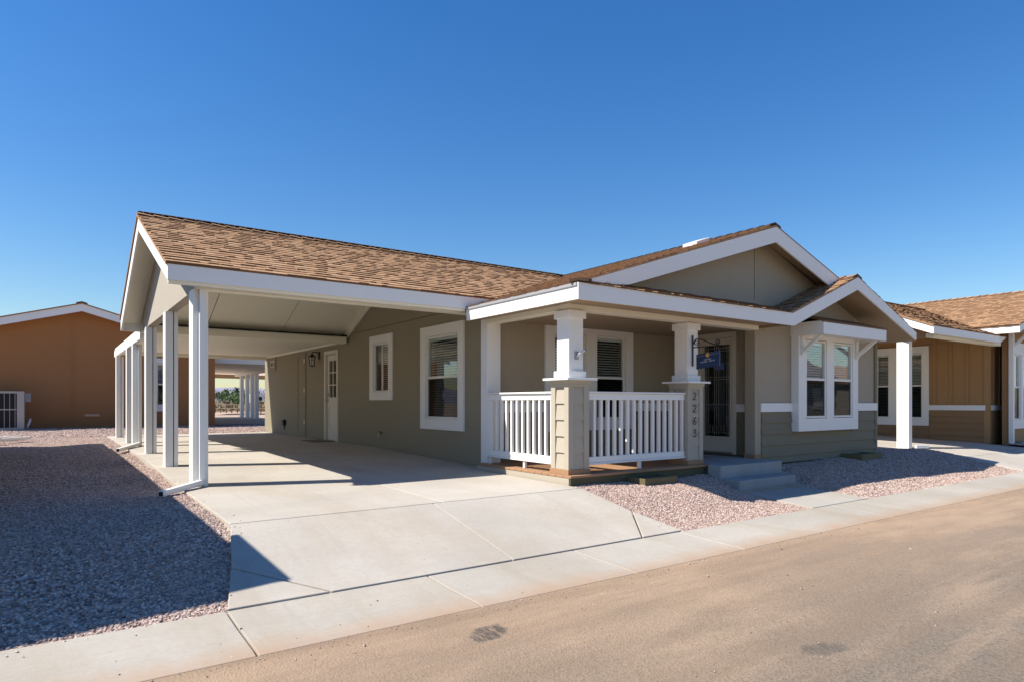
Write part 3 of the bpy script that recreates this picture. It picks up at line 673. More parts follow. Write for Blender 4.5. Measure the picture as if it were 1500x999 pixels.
# gable panels (two sheets with an open joint) and flashing at their foot
MB().prism([(5.7, 2.40), (9.245, 2.40), (9.245, 3.60), (5.7, 2.46)], 'Y', 6.2, 6.3).build('gable_panel', 'taupe_light', house)
MB().prism([(9.262, 2.40), (11.6, 2.40), (11.6, 2.80), (9.32, 3.60), (9.262, 3.60)], 'Y', 6.2, 6.3).build('gable_panel', 'taupe_light', house)
bx('gable_joint', 'dark_inside', house, 9.24, 9.27, 6.23, 6.29, 2.4, 3.6)
MB().prism([(9.5, 2.05), (13.2, 2.05), (13.2, 2.28), (11.33, 2.95), (9.5, 2.28)], 'Y', 6.186, 6.194).build('gable_panel', 'taupe_light', house)
sof = MB()
sheet(sof, [(9.36, 5.60), (11.33, 5.60), (11.33, 6.198), (9.36, 6.198)], lambda x, y: zG(x), .03, off=.19)
sheet(sof, [(11.33, 5.60), (13.57, 5.60), (13.57, 6.198), (11.33, 6.198)], lambda x, y: zG(x), .03, off=.14)
sof.build('gable_soffit', 'soffit', house)
sof = MB()
sheet(sof, [(5.6, 5.87), (9.31, 5.87), (9.31, 6.198), (5.6, 6.198)], lambda x, y: zM(x), .02, off=.075)
sheet(sof, [(9.31, 5.87), (11.3, 5.87), (11.3, 6.198), (9.31, 6.198)], lambda x, y: zMr(x), .02, off=.075)
sof.build('gable_soffit', 'soffit', house)
bx('flashing', 'taupe_light', house, 5.75, 9.5, 6.178, 6.198, 2.455, 2.545)
# --- roof
rf = MB()
sheet(rf, [(4.93, 5.58), (5.22, 5.85), (9.31, 5.85), (9.31, 8.08), (4.93, 8.08)], lambda x, y: zM(x), .035)
sheet(rf, [(5.37, 8.08), (9.31, 8.08), (9.31, 20.75), (5.37, 20.75)], lambda x, y: zM(x), .035)
sheet(rf, [(9.31, 5.85), (11.3, 5.85), (11.3, 6.21), (13.62, 6.21), (13.62, 20.75), (9.31, 20.75)], lambda x, y: zMr(x), .035)
sheet(rf, [(4.93, 5.575), (9.30, 5.575), (9.80, 6.2), (5.55, 6.2)], lambda x, y: zP(y), .03)
sheet(rf, [(9.30, 5.575), (11.33, 5.575), (11.33, 6.6), (9.30, 6.6)], lambda x, y: zG(x), .03)
sheet(rf, [(11.33, 5.575), (13.60, 5.575), (13.60, 6.205), (11.33, 6.205)], lambda x, y: zG(x), .03)
roof = rf.build('roof', 'shingle', house, tone=True)
def unit(x, y, z): v = Vector((x, y, z)); return v.normalized()
cM = 1/math.sqrt(1+SM*SM); cC = 1/math.sqrt(1+SC*SC); cG = 1/math.sqrt(1+SG*SG)
def in_main(u, v):
    x = 4.93+v*cM; y = 5.58+u
    if x > 9.3 or y > 20.7: return False
    if x < 5.22 and y < 5.58+(x-4.93): return False
    if x >= 5.22 and y < 5.85: return False
    if 8.06 < y < 13.95: return x > 5.37 and zM(x) > zC(y)-.03
    if y > 13.9: return x > 5.40
    return True
shingles(roof, (4.93, 5.58, zM(4.93)+.001), (0, 1, 0), unit(1, 0, SM), in_main, 15.1, 4.6, 0, 21, near=170)
shingles(roof, (4.93, 5.575, zP(5.575)+.001), (1, 0, 0), unit(0, 1, SM), lambda u, v: (u > v*cM+.02 and v*cM < .60 and (u < 4.37 or zP(5.575+v*cM) > zG(4.93+u))), 4.9, .64, 0, 22, near=40)
shingles(roof, (9.30, 5.575, zG(9.30)+.001), (0, 1, 0), unit(1, 0, SG), lambda u, v: (9.30+v*cG < 11.32 and u < .62 and zG(9.30+v*cG) > zP(5.575+u)-.01), .64, 2.2, 0, 23, near=60)
shingles(roof, (13.60, 5.575, zG(13.6)+.001), (0, 1, 0), unit(-1, 0, .366), lambda u, v: v < 2.40, .63, 2.42, 0, 24)
shingles(roof, (13.62, 6.22, zMr(13.62)+.001), (0, 1, 0), unit(-1, 0, SM), lambda u, v: 13.62-v*cM > 9.32, 14.5, 4.6, 0, 25, exposure=.16)
ridge_caps(roof, (9.31, 5.86, 3.70), (9.31, 20.6, 3.70), SM, SM, seed=3)
ridge_caps(roof, (11.33, 5.58, 3.075), (11.33, 6.25, 3.075), SG, .366, seed=4)
ridge_caps(roof, (4.94, 5.585, 2.29), (5.26, 5.87, 2.38), .15, .15, seed=5, wdt=.11, name='hip_cap')
rv = MB().prism([(8.76, 3.50), (9.10, 3.61), (9.10, 3.695), (8.76, 3.575)], 'Y', 6.95, 7.25).build('roof_vent', 'sign_pale', house, bev=.01)

# --- porch columns
def porch_column(x0, y0):
    w_ = .345; x1, y1 = x0+w_, y0+w_; cx, cy = (x0+x1)/2, (y0+y1)/2
    c = MB().box(cx-.118, cx+.118, cy-.118, cy+.118, 1.20, 2.053).build('porch_column', 'white', house, bev=.004)
    bx('pedestal_core', 'greige_column', c, x0+.03, x1-.03, y0+.03, y1-.03, .06, 1.12)
    mb = MB(); s_ = .085
    for a0, a1, b0, b1 in ((x0, x0+s_, y0, y0+s_), (x1-s_, x1, y0, y0+s_), (x0, x0+s_, y1-s_, y1), (x1-s_, x1, y1-s_, y1)): mb.box(a0, a1, b0, b1, .06, 1.085)
    mb.build('corner_stile', 'greige_column', c, bev=.003)
    MB().box(x0, x1, y0, y1, 1.085, 1.125).box(x0-.012, x1+.012, y0-.012, y1+.012, 1.125, 1.172).build('pedestal_top', 'greige_column', c)
    z = .062
    while z < 1.05:
        h = min(.205, 1.083-z)
        for F, a0, a1 in ((Face('X', x0+.03), y0+s_, y1-s_), (Face('Y', y0+.03), x0+s_, x1-s_)):
            q = [F.pt(a0, 0.0, z), F.pt(a1, 0.0, z), F.pt(a1, 0.0, z+h), F.pt(a0, 0.0, z+h)]
            f = [F.pt(a0, .022, z), F.pt(a1, .022, z), F.pt(a1, .004, z+h), F.pt(a0, .004, z+h)]
            MB().hexa(q, f).build('panel_board', 'greige_column', c)
        z += .205
    MB().box(x0-.075, x1+.075, y0-.075, y1+.075, 1.172, 1.200).build('pedestal_cap', 'white', c, bev=.004)
    MB().box(x0-.012, x1+.012, y0-.012, y1+.012, -.002, .060).build('pedestal_foot', 'redwood', c, bev=.003)
    MB().box(cx-.146, cx+.146, cy-.146, cy+.146, 1.2005, 1.288).build('column_base', 'white', c, bev=.004)
    MB().box(cx-.146, cx+.146, cy-.146, cy+.146, 1.945, 2.045).build('column_capital', 'white', c, bev=.004)
    return c
porch_column(5.19, 6.06); porch_column(7.44, 6.06)
# --- railings
r1 = MB().box(5.54, 7.435, 6.09, 6.19, 1.012, 1.036).box(5.54, 7.435, 6.115, 6.165, .928, 1.010).box(5.54, 7.435, 6.115, 6.165, .125, .198).box(5.54, 7.435, 6.10, 6.18, .098, .124).box(6.50, 6.545, 6.12, 6.16, -.002, .097).build('railing', 'white', house, bev=.004)
bmesh_b = MB().box(-.019, .019, -.019, .019, 0, .728).mesh('baluster'); bmesh_b.materials.append(M['white'])
for i in range(15): instance(bmesh_b, 'baluster', r1, (5.685+i*(7.40-5.685)/14, 6.14, .199))
r2 = MB().box(5.23, 5.33, 6.41, 7.98, 1.012, 1.036).box(5.255, 5.305, 6.41, 7.98, .928, 1.010).box(5.255, 5.305, 6.41, 7.98, .125, .198).box(5.24, 5.32, 6.41, 7.98, .098, .124).box(5.26, 5.30, 7.06, 7.10, -.002, .097).box(5.26, 5.30, 7.90, 7.95, -.002, .097).build('railing', 'white', house, bev=.004)
for i in range(11): instance(bmesh_b, 'baluster', r2, (5.28, 6.485+i*(7.76-6.485)/10, .199))
MB().box(5.255, 5.305, 7.86, 7.984, .199, .927).build('baluster', 'white', r2)
# --- house number on the second pedestal
def digit_strokes(ch):
    arc = lambda cx, cz, r, a0, a1, n=10, sx=1.0: [(cx+sx*r*math.cos(R(lerp(a0, a1, i/n))), cz+r*math.sin(R(lerp(a0, a1, i/n)))) for i in range(n+1)]
    if ch == '2': return [arc(0, .026, .025, 165, -35)+[(-.026, -.05), (.030, -.05)]]
    if ch == '6': return [[(.018, .052), (-.010, .026), (-.026, -.012)]+arc(0, -.024, .026, 160, 520, 16)]
    return [[(-.024, .05), (.024, .05), (-.004, .010)]+arc(-.002, -.022, .029, 85, -150, 12)]
for k, ch in enumerate('2263'):
    mb = MB(); zc = .985-k*.178
    for pts in digit_strokes(ch): mb.tube([(7.582+x, 6.050, zc+z) for x, z in pts], .0068, 6)
    mb.build('house_number', 'black_metal', house)

# ================================================================== CARPORT
car = thing('carport', 'white posted carport with brown shingle gable roof attached left of the taupe house', 'carport', (3.3, 11, 0))
rf = MB()
sheet(rf, [(1.03, 8.03), (5.0, 8.03), (5.45, 8.03), (9.25, 11.0), (1.03, 11.0)], lambda x, y: zC(y), .03)
sheet(rf, [(1.03, 11.0), (9.25, 11.0), (5.45, 13.97), (1.03, 13.97)], lambda x, y: zC(y) if y > 11 else zC(11), .03)
croof = rf.build('roof', 'shingle', car, tone=True)
def in_car(u, v):
    x = 1.03+u; y = 8.03+v*cC
    return y < 11.0 and (x < 5.36 or zM(x) < zC(y)+.01)
shingles(croof, (1.03, 8.03, zC(8.03)+.001), (1, 0, 0), unit(0, 1, SC), in_car, 8.2, 3.21, 0, 31, near=300)
shingles(croof, (1.03, 13.97, zC(13.97)+.001), (1, 0, 0), unit(0, -1, SC), lambda u, v: 13.97-v*cC > 11.0 and (u < 4.3 or zM(1.03+u) < zC(13.97-v*cC)), 8.2, 3.21, 0, 32)
ridge_caps(croof, (1.04, 11.0, 3.685), (9.1, 11.0, 3.685), SC, SC, seed=6)
# fascias
MB().prism([(1.05, 2.25), (4.915, 2.25), (5.0, 2.27), (5.50, 2.425), (1.05, 2.425)], 'Y', 8.02, 8.049).build('front_fascia', 'white', car)
MB().box(1.06, 4.915, 8.051, 8.10, 2.215, 2.252).build('fascia_return', 'cream', car)
MB().prism([(8.05, 2.25), (8.05, 2.428), (11.0, 3.645), (11.0, 3.44)], 'X', 1.05, 1.08).build('rake_fascia', 'white', car)
MB().prism([(13.93, 2.215), (13.93, 2.42), (11.001, 3.645), (11.001, 3.44)], 'X', 1.05, 1.08).build('rake_fascia', 'white', car)
MB().box(1.05, 5.34, 13.93, 13.96, 2.215, 2.42).build('back_fascia', 'white', car)
# ceiling: wide sheets with open seams, front slope and back slope
for x0, x1 in ((1.085, 2.50), (2.512, 3.95), (3.962, 5.335)):
    mb = MB(); sheet(mb, [(x0, 8.10), (x1, 8.10), (x1, 10.99), (x0, 10.99)], lambda x, y: zC(y), .02, off=.085); mb.build('ceiling_panel', 'cream', car)
    mb = MB(); sheet(mb, [(x0, 11.01), (x1, 11.01), (x1, 13.92), (x0, 13.92)], lambda x, y: zC(y), .02, off=.085); mb.build('ceiling_panel', 'cream', car)
# trim where the ceiling meets the house wall
MB().hexa([(5.30, 11.05, zC(11.05)-.23), (5.343, 11.05, zC(11.05)-.23), (5.343, 13.9, zC(13.9)-.23), (5.30, 13.9, zC(13.9)-.23)], [(5.30, 11.05, zC(11.05)-.106), (5.343, 11.05, zC(11.05)-.106), (5.343, 13.9, zC(13.9)-.106), (5.30, 13.9, zC(13.9)-.106)]).build('wall_trim', 'cream', car)
MB().hexa([(5.30, 8.12, zC(8.12)-.23), (5.343, 8.12, zC(8.12)-.23), (5.343, 10.95, zC(10.95)-.23), (5.30, 10.95, zC(10.95)-.23)], [(5.30, 8.12, zC(8.12)-.106), (5.343, 8.12, zC(8.12)-.106), (5.343, 10.95, zC(10.95)-.106), (5.30, 10.95, zC(10.95)-.106)]).build('wall_trim', 'cream', car)
# gable infill and end beams
MB().prism([(8.35, 2.215), (13.65, 2.215), (13.65, zC(13.65)-.107), (11.0, zC(11.0)-.107), (8.35, zC(8.35)-.107)], 'X', 1.37, 1.50).build('gable_panel', 'greige_column', car)
MB().box(1.37, 5.34, 8.16, 8.34, 2.205, 2.33).build('front_beam', 'cream', car)
MB().box(1.37, 5.29, 13.66, 13.90, 2.19, 2.33).build('back_beam', 'cream', car)
bx('beam_gap', 'dark_inside', car, 1.51, 5.29, 13.62, 13.655, 2.335, 2.365)
# patio cover behind
MB().box(1.40, 5.29, 13.965, 20.35, 2.262, 2.34).build('patio_roof', 'cream', car)
MB().box(1.36, 1.44, 13.965, 20.0, 2.09, 2.255).build('patio_beam', 'white', car)
MB().box(5.29, 5.345, 13.965, 20.48, 2.225, 2.31).build('wall_trim', 'cream', car)
MB().box(1.45, 5.28, 20.06, 20.14, 2.17, 2.258).build('patio_beam', 'cream', car)
# posts: wide half and narrow half with an open groove between
def post_mesh(h):
    mb = MB(); mb.box(0, .100, 0, .26, 0, h); mb.box(.112, .165, 0, .26, 0, h); mb.box(.100, .112, .03, .23, 0, h)
    return mb
for y, zt in ((8.28, 2.213), (10.5, 2.213), (12.85, 2.213), (15.27, 2.088), (16.55, 2.088), (19.35, 2.088)):
    x = 1.345 if y < 14 else 1.36
    p_ = post_mesh(zt-dz(y)+.004); p_.v = [(a+x, b_+y, c_+dz(y)-.004) for a, b_, c_ in p_.v]
    po = p_.build('post', 'white_metal', car, bev=.003)
    MB().box(x+.101, x+.111, y+.005, y+.028, dz(y), zt).build('post_groove', 'black_metal', po)
def downspout(x, y, zt, ext):
    d_ = MB().box(x, x+.062, y-.066, y-.002, dz(y)+.085, zt).build('downspout', 'white_metal', car, bev=.006)
    MB().bar((x+.031, y-.034, dz(y)+.055), ext, .062, .062).build('downspout_elbow', 'white_metal', d_, bev=.006)
    e = Vector(ext); dd = (e-Vector((x+.031, y-.034, dz(y)+.055))).normalized()
    MB().bar(e-dd*.004, e+dd*.002, .048, .048).build('spout_mouth', 'dark_inside', d_)
downspout(1.405, 8.279, 2.25, (.945, 7.715, -.075))
downspout(1.45, 15.266, 2.09, (1.0, 13.9, .02))

# ================================================================== SMALL THINGS ON THE HOUSE
sg = thing('hanging_sign', 'dark blue board sign hanging from a black scroll bracket on the porch column', 'sign', (7.56, 6.1, 1.42))
X0 = 7.60
MB().box(X0-.012, X0+.012, 6.096, 6.112, 1.42, 1.865).build('bracket_plate', 'black_metal', sg)
MB().cyl((X0, 6.10, 1.690), (X0, 5.60, 1.690), .008).build('bracket_arm', 'black_metal', sg)
def spiral(cy, cz, r, a0, turns, sgn, n=26): return [(X0, cy+sgn*(r*(1-.82*i/n))*math.cos(a0+turns*2*math.pi*i/n), cz+(r*(1-.82*i/n))*math.sin(a0+turns*2*math.pi*i/n)) for i in range(n+1)]
sc = MB(); sc.tube(spiral(6.035, 1.748, .056, R(-90), 1.5, -1), .007, 6); sc.tube(spiral(5.675, 1.742, .044, R(-90), 1.5, -1), .007, 6)
sc.tube([(X0, 6.085, 1.74), (X0, 6.07, 1.79), (X0, 6.03, 1.815), (X0, 5.98, 1.81), (X0, 5.85, 1.755), (X0, 5.74, 1.715), (X0, 5.66, 1.700)], .008, 6); sc.build('bracket_scroll', 'black_metal', sg)
til = .10
def sgp(y, z): return (y, 1.485+(z-1.485)+(5.83-y)*til)
def sbox(mb, y0, y1, z0, z1, x0, x1):
    mb.hexa([(x0, y0, sgp(y0, z0)[1]), (x1, y0, sgp(y0, z0)[1]), (x1, y1, sgp(y1, z0)[1]), (x0, y1, sgp(y1, z0)[1])], [(x0, y0, sgp(y0, z1)[1]), (x1, y0, sgp(y0, z1)[1]), (x1, y1, sgp(y1, z1)[1]), (x0, y1, sgp(y1, z1)[1])]); return mb
bd = sbox(MB(), 5.635, 6.03, 1.392, 1.602, X0-.011, X0+.011).build('sign_board', 'sign_blue', sg)
sbox(sbox(MB(), 5.635, 5.80, 1.565, 1.571, X0-.0135, X0-.0112), 5.865, 6.03, 1.565, 1.571, X0-.0135, X0-.0112).build('sign_rule', 'sign_grey', bd)
MB().cyl((X0-.0112, 5.832, 1.568), (X0-.018, 5.832, 1.568), .030, n=18).build('medallion', 'sign_gold', bd)
rn = random.Random(4); tx = MB()
for zr, n_, wtot in ((1.508, 6, .13), (1.478, 12, .245)):
    for i in range(n_):
        yc = 5.832+wtot*(.5-(i+.5)/n_); ww_ = wtot/n_*.62; k = rn.randint(0, 3)
        if zr < 1.5 and i == 6: continue
        sbox(tx, yc+ww_/2-.0035, yc+ww_/2, zr-.009, zr+.009, X0-.0132, X0-.0112)
        if k != 1: sbox(tx, yc-ww_/2, yc+ww_/2-.0036, zr+.0055, zr+.009, X0-.0132, X0-.0112)
        if k in (0, 2): sbox(tx, yc-ww_/2, yc+ww_/2-.0036, zr-.0015, zr+.002, X0-.0132, X0-.0112)
        if k in (1, 2): sbox(tx, yc-ww_/2, yc+ww_/2-.0036, zr-.009, zr-.0055, X0-.0132, X0-.0112)
        if k == 3: sbox(tx, yc-ww_/2, yc-ww_/2+.0035, zr-.009, zr+.005, X0-.0132, X0-.0112)
tx.build('lettering', 'sign_pale', bd)
for y in (5.70, 5.985): MB().cyl((X0, y, 1.690), (X0, y, sgp(y, 1.600)[1]), .005, n=6).build('sign_hanger', 'black_metal', sg)

ln = thing('wall_lantern', 'black coach lantern on the wall beside the white carport door', 'lantern', (5.34, 15.62, 1.9))
MB().box(5.325, 5.349, 15.56, 15.66, 1.96, 2.14).build('back_plate', 'black_metal', ln, bev=.004)
MB().tube([(5.33, 15.61, 2.10), (5.25, 15.61, 2.13), (5.18, 15.61, 2.115), (5.17, 15.61, 2.07)], .012).build('arm', 'black_metal', ln)
MB().cyl((5.17, 15.61, 2.0), (5.17, 15.61, 2.075), .10, .02, 6).build('lantern_roof', 'black_metal', ln)
MB().cyl((5.17, 15.61, 1.80), (5.17, 15.61, 2.0), .055, .078, 6, False).build('lantern_glass', 'glass', ln)
mb = MB()
for i in range(6):
    a = 2*math.pi*i/6; mb.cyl((5.17+.058*math.cos(a), 15.61+.058*math.sin(a), 1.80), (5.17+.08*math.cos(a), 15.61+.08*math.sin(a), 2.0), .007, n=5)
mb.cyl((5.17, 15.61, 1.775), (5.17, 15.61, 1.80), .062, n=6); mb.build('cage', 'black_metal', ln)
MB().cyl((5.17, 15.61, 1.80), (5.17, 15.61, 1.90), .02, n=8).build('bulb', 'cream', ln)

fb = thing('flagpole_bracket', 'small grey metal flagpole bracket on the front of the corner porch column', 'bracket', (5.363, 6.11, 1.43))
MB().box(5.333, 5.393, 6.098, 6.1135, 1.43, 1.53).build('plate', 'grey_box', fb, bev=.004)
MB().cyl((5.363, 6.10, 1.475), (5.425, 6.01, 1.545), .017, n=12).build('socket', 'steel', fb)
MB().cyl((5.424, 6.011, 1.544), (5.427, 6.007, 1.548), .0145, n=12).build('socket_mouth', 'dark_inside', fb)

hb = thing('hose_bib', 'small brass hose tap low on the carport wall', 'tap', (5.34, 11.9, .25))
MB().cyl((5.349, 11.9, .285), (5.27, 11.9, .285), .016).cyl((5.275, 11.9, .285), (5.255, 11.9, .22), .015).build('tap_body', 'brass', hb)
MB().cyl((5.30, 11.9, .30), (5.30, 11.9, .33), .006).cyl((5.30, 11.9, .33), (5.30, 11.9, .338), .03).build('tap_handle', 'black_metal', hb)
ob = thing('outlet_box', 'dark weatherproof outlet box low on the carport wall near the back corner', 'outlet box', (5.34, 18.45, .25))
MB().box(5.27, 5.349, 18.36, 18.50, .26, .42).build('cover', 'black_metal', ob, bev=.01)
MB().cyl((5.32, 18.43, .15), (5.32, 18.43, .26), .014).build('conduit', 'black_metal', ob)
dm = MB().box(4.78, 5.28, 14.35, 15.2, .003, .018).build('door_mat', 'mat_grey', org=(5.0, 14.8, .003), bev=.004); tag(dm, 'thin grey door mat in front of the white carport door', 'mat')

def timber_frame(x0, x1, y0, y1, z0, z1, label):
    t_ = thing('vent_well', label, 'timber box', ((x0+x1)/2, (y0+y1)/2, z0), 'crawl space vent boxes'); w_ = .05
    MB().box(x0, x1, y0, y0+w_, z0, z1).build('front_board', 'timber_green', t_, bev=.004)
    MB().box(x0, x0+w_, y0+w_, y1, z0, z1).build('side_board', 'timber_green', t_, bev=.004)
    MB().box(x1-w_, x1, y0+w_, y1, z0, z1).build('side_board', 'timber_green', t_, bev=.004)
    MB().box(x0+w_, x1-w_, y0+w_, y1, z1-.035, z1-.02).build('cover', 'skirt_green', t_)
timber_frame(6.12, 6.75, 5.66, 5.972, -.28, -.075, 'low green timber vent box under the front porch railing')
timber_frame(11.9, 12.65, 5.78, 6.165, -.24, -.045, 'low green timber vent box below the bay window')

# ================================================================== TAN HOUSE ON THE RIGHT
rh = thing('house', 'tan house at the right edge with white trim and its own carport', 'house', (23, 12, 0))
zC2 = lambda y: 2.565+SC*(min(y, 17.9-y)-6.0)
FR = Face('X', 19.7)
r_hole = [(7.93, 8.36, .46, 2.28), (8.80, 9.10, .46, 2.28)]
rw = wall_mb(FR, 6.40, 20, .70, 2.5, [(8.0-.07, 8.36, .70, 2.28), (8.80, 9.16, .70, 2.28)]).build('side_wall', 'tan_wall', rh)
rl = wall_mb(FR, 6.40, 20, -.2, .70, [(7.93, 8.36, .46, .70), (8.80, 9.16, .46, .70)]).build('side_lower_wall', 'tan_lap', rh)
ZR2 = [.695, .53, .36, .19, .02, -.15]
lap(FR, rl, 6.47, 7.76, ZR2, 'tan_lap'); lap(FR, rl, 7.77, 9.40, [.25, .19, .02, -.15], 'tan_lap'); lap(FR, rl, 9.41, 14, ZR2, 'tan_lap')
cased_window(FR, 'window', (7.767, 9.40, .261, 2.455), [(7.93, 8.36, .46, 2.28), (8.80, 9.16, .46, 2.28)], 'hung', rh, tilt=.6)
mb = MB(); FR.box(mb, 6.44, 7.765, 0, .035, .694, .83); mb.build('belt_band', 'white', rh)
for y in [6.85+.39*i for i in range(3)]+[9.6+.4*i for i in range(5)]:
    mb = MB(); FR.box(mb, y-.03, y+.03, 0, .022, .835, min(3.3, zC2(y)-.12)); mb.build('batten', 'tan_wall', rh)
MB().box(19.67, 19.80, 6.36, 6.47, -.2, 2.7).build('corner_board', 'tan_wall', rh)
MB().prism([(6.40, 2.505), (11.6, 2.505), (8.95, zC2(8.95)-.1), (6.40, zC2(6.40)-.1)], 'X', 19.702, 19.85).build('upper_wall_panel', 'tan_wall', rh)
# recessed entry wall facing the street and the projecting front room
FE = Face('Y', 6.42)
we = wall_mb(FE, 19.8, 21.0, -.2, 2.86, []).build('entry_wall', 'tan_wall', rh)
lap(FE, we, 19.81, 21.0, ZR2, 'tan_lap')
mb = MB(); FE.box(mb, 19.81, 21.0, 0, .035, .694, .83); mb.build('belt_band', 'white', rh)
for x in (20.15, 20.55, 20.9): mb = MB(); FE.box(mb, x-.03, x+.03, 0, .022, .835, 2.7); mb.build('batten', 'tan_wall', rh)
MB().box(19.92, 20.02, 5.92, 6.02, -.15, 2.66).build('trim_post', 'white', rh, bev=.004)
FF = Face('Y', 6.03)
wf = wall_mb(FF, 20.02, 27, -.2, 2.7, [(20.28, 20.78, .45, 2.15), (20.95, 21.45, .45, 2.15)]).build('front_wall', 'tan_wall', rh)
cased_window(FF, 'window', (20.06, 21.65, .22, 2.45), [(20.28, 20.78, .45, 2.15), (20.95, 21.45, .45, 2.15)], 'hung', rh, tilt=.3)
bx('right_wall', 'tan_wall', rh, 26.9, 27, 6.2, 20, -.2, 2.7)
bx('back_wall', 'tan_wall', rh, 19.7, 27, 20, 20.1, -.2, 2.7)
zR = lambda x: 2.80+SM*(x-19.18)
MB().box(19.19, 19.22, 5.60, 6.60, 2.60, 2.785).build('eave_fascia', 'white', rh)
MB().prism([(19.19, 2.60), (23.4, 3.95), (27.6, 2.60), (27.6, 2.785), (23.4, 4.14), (19.19, 2.785)], 'Y', 5.57, 5.599).build('front_fascia', 'white', rh)
bx('soffit', 'soffit', rh, 19.222, 27, 5.6, 6.42, 2.66, 2.68)
MB().bar((19.99, 5.96, 2.30), (20.2, 5.72, 2.62), .06, .06, (1, 0, 0)).build('bracket', 'white', rh)
rf = MB(); sheet(rf, [(19.17, 5.56), (23.4, 5.56), (23.4, 20.3), (19.17, 20.3)], lambda x, y: zR(x), .03)
sheet(rf, [(23.4, 5.56), (27.6, 5.56), (27.6, 20.3), (23.4, 20.3)], lambda x, y: 4.163-SM*(x-23.4), .03)
rroof = rf.build('roof', 'shingle', rh, tone=True)
shingles(rroof, (19.17, 5.56, zR(19.17)+.001), (0, 1, 0), unit(1, 0, SM), lambda u, v: 19.17+v*cM < 23.4 and (5.56+u < 6.0 or 5.56+u > 11.9 or zR(19.17+v*cM) > zC2(5.56+u)), 12, 4.5, 0, 41, near=120)
ridge_caps(rroof, (23.4, 5.58, 4.17), (23.4, 15, 4.17), SM, SM, seed=9)
# its carport
rc = thing('carport', 'white posted carport attached to the tan house at the right edge', 'carport', (17.5, 9, 0))
rf = MB(); sheet(rf, [(15.35, 5.98), (19.2, 5.98), (23, 8.95), (15.35, 8.95)], lambda x, y: zC2(y), .03)
sheet(rf, [(15.35, 8.95), (23, 8.95), (19.2, 11.92), (15.35, 11.92)], lambda x, y: zC2(y), .03)
cr = rf.build('roof', 'shingle', rc, tone=True)
shingles(cr, (15.35, 5.98, zC2(5.98)+.001), (1, 0, 0), unit(0, 1, SC), lambda u, v: 5.98+v*cC < 8.95 and (15.35+u < 19.17 or zR(15.35+u) < zC2(5.98+v*cC)), 7.6, 3.21, 0, 42, near=120)
ridge_caps(cr, (15.36, 8.95, 3.80), (22.4, 8.95, 3.80), SC, SC, seed=10)
MB().prism([(15.37, 2.37), (19.2, 2.37), (19.6, 2.535), (15.37, 2.535)], 'Y', 5.97, 5.999).build('front_fascia', 'white', rc)
MB().prism([(6.0, 2.37), (6.0, 2.538), (8.95, 3.755), (8.95, 3.56)], 'X', 15.37, 15.40).build('rake_fascia', 'white', rc)
MB().prism([(11.9, 2.37), (11.9, 2.53), (8.951, 3.755), (8.951, 3.56)], 'X', 15.37, 15.40).build('rake_fascia', 'white', rc)
mb = MB(); sheet(mb, [(15.41, 6.02), (19.65, 6.02), (19.65, 8.94), (15.41, 8.94)], lambda x, y: zC2(y), .02, off=.09); sheet(mb, [(15.41, 8.96), (19.65, 8.96), (19.65, 11.88), (15.41, 11.88)], lambda x, y: zC2(y), .02, off=.09); mb.build('ceiling_panel', 'cream', rc)
MB().prism([(6.3, 2.33), (11.6, 2.33), (11.6, zC2(11.6)-.115), (8.95, zC2(8.95)-.115), (6.3, zC2(6.3)-.115)], 'X', 15.75, 15.88).build('gable_panel', 'tan_wall', rc)
MB().box(15.75, 19.66, 6.10, 6.28, 2.33, 2.42).build('front_beam', 'cream', rc)
for y in (6.62, 8.9, 11.2):
    z0 = ZR(16, y)-.004; p_ = post_mesh(2.328-z0); p_.v = [(a+15.74, b_+y, c_+z0) for a, b_, c_ in p_.v]; p_.build('post', 'white_metal', rc, bev=.003)
MB().bar((15.90, 6.55, -.10), (16.25, 6.43, -.105), .07, .07).build('downspout_elbow', 'white_metal', rc, bev=.006)

# ================================================================== BROWN HOUSE BEHIND LEFT
bh = thing('house', 'brown house with white gable fascia standing behind the carport at left', 'house', (.9, 30, .1))
FY = Face('Y', 25.2)
bw = wall_mb(FY, -3.2, 4.82, 0.0, 2.9, [(2.96, 3.36, .80, 2.25)]).build('front_wall', 'brown_wall', bh)
MB().prism([(-3.2, 2.9), (4.82, 2.9), (.80, 3.93)], 'Y', 25.2, 25.36).build('gable_panel', 'brown_wall', bh)
MB().box(.55, .60, 25.188, 25.20, .1, 3.6).build('panel_joint', 'brown_wall', bh)
bx('right_wall', 'brown_wall', bh, 4.66, 4.82, 25.36, 38, 0, 2.9); bx('left_wall', 'brown_wall', bh, -3.2, -3.04, 25.36, 38, 0, 2.9); bx('back_wall', 'brown_wall', bh, -3.2, 4.82, 38, 38.15, 0, 2.9)
cased_window(FY, 'window', (2.83, 3.50, .60, 2.42), [(2.96, 3.36, .80, 2.25)], 'hung', bh, tilt=.42)
sB = .29; apx, apz = .80, 4.06
MB().prism([(-3.6, apz-4.4*sB-.02), (apx, apz-.02), (5.2, apz-4.4*sB-.02), (5.2, apz-4.4*sB-.24), (apx, apz-.26), (-3.6, apz-4.4*sB-.24)], 'Y', 24.72, 24.75).build('rake_fascia', 'white', bh)
rf = MB(); sheet(rf, [(-3.65, 24.70), (apx, 24.70), (apx, 38.4), (-3.65, 38.4)], lambda x, y: apz-(apx-x)*sB+.01, .04); sheet(rf, [(apx, 24.70), (5.25, 24.70), (5.25, 38.4), (apx, 38.4)], lambda x, y: apz-(x-apx)*sB+.01, .04)
br = rf.build('roof', 'shingle', bh, tone=True); ridge_caps(br, (apx, 24.72, apz+.02), (apx, 30, apz+.02), sB, sB, seed=14)
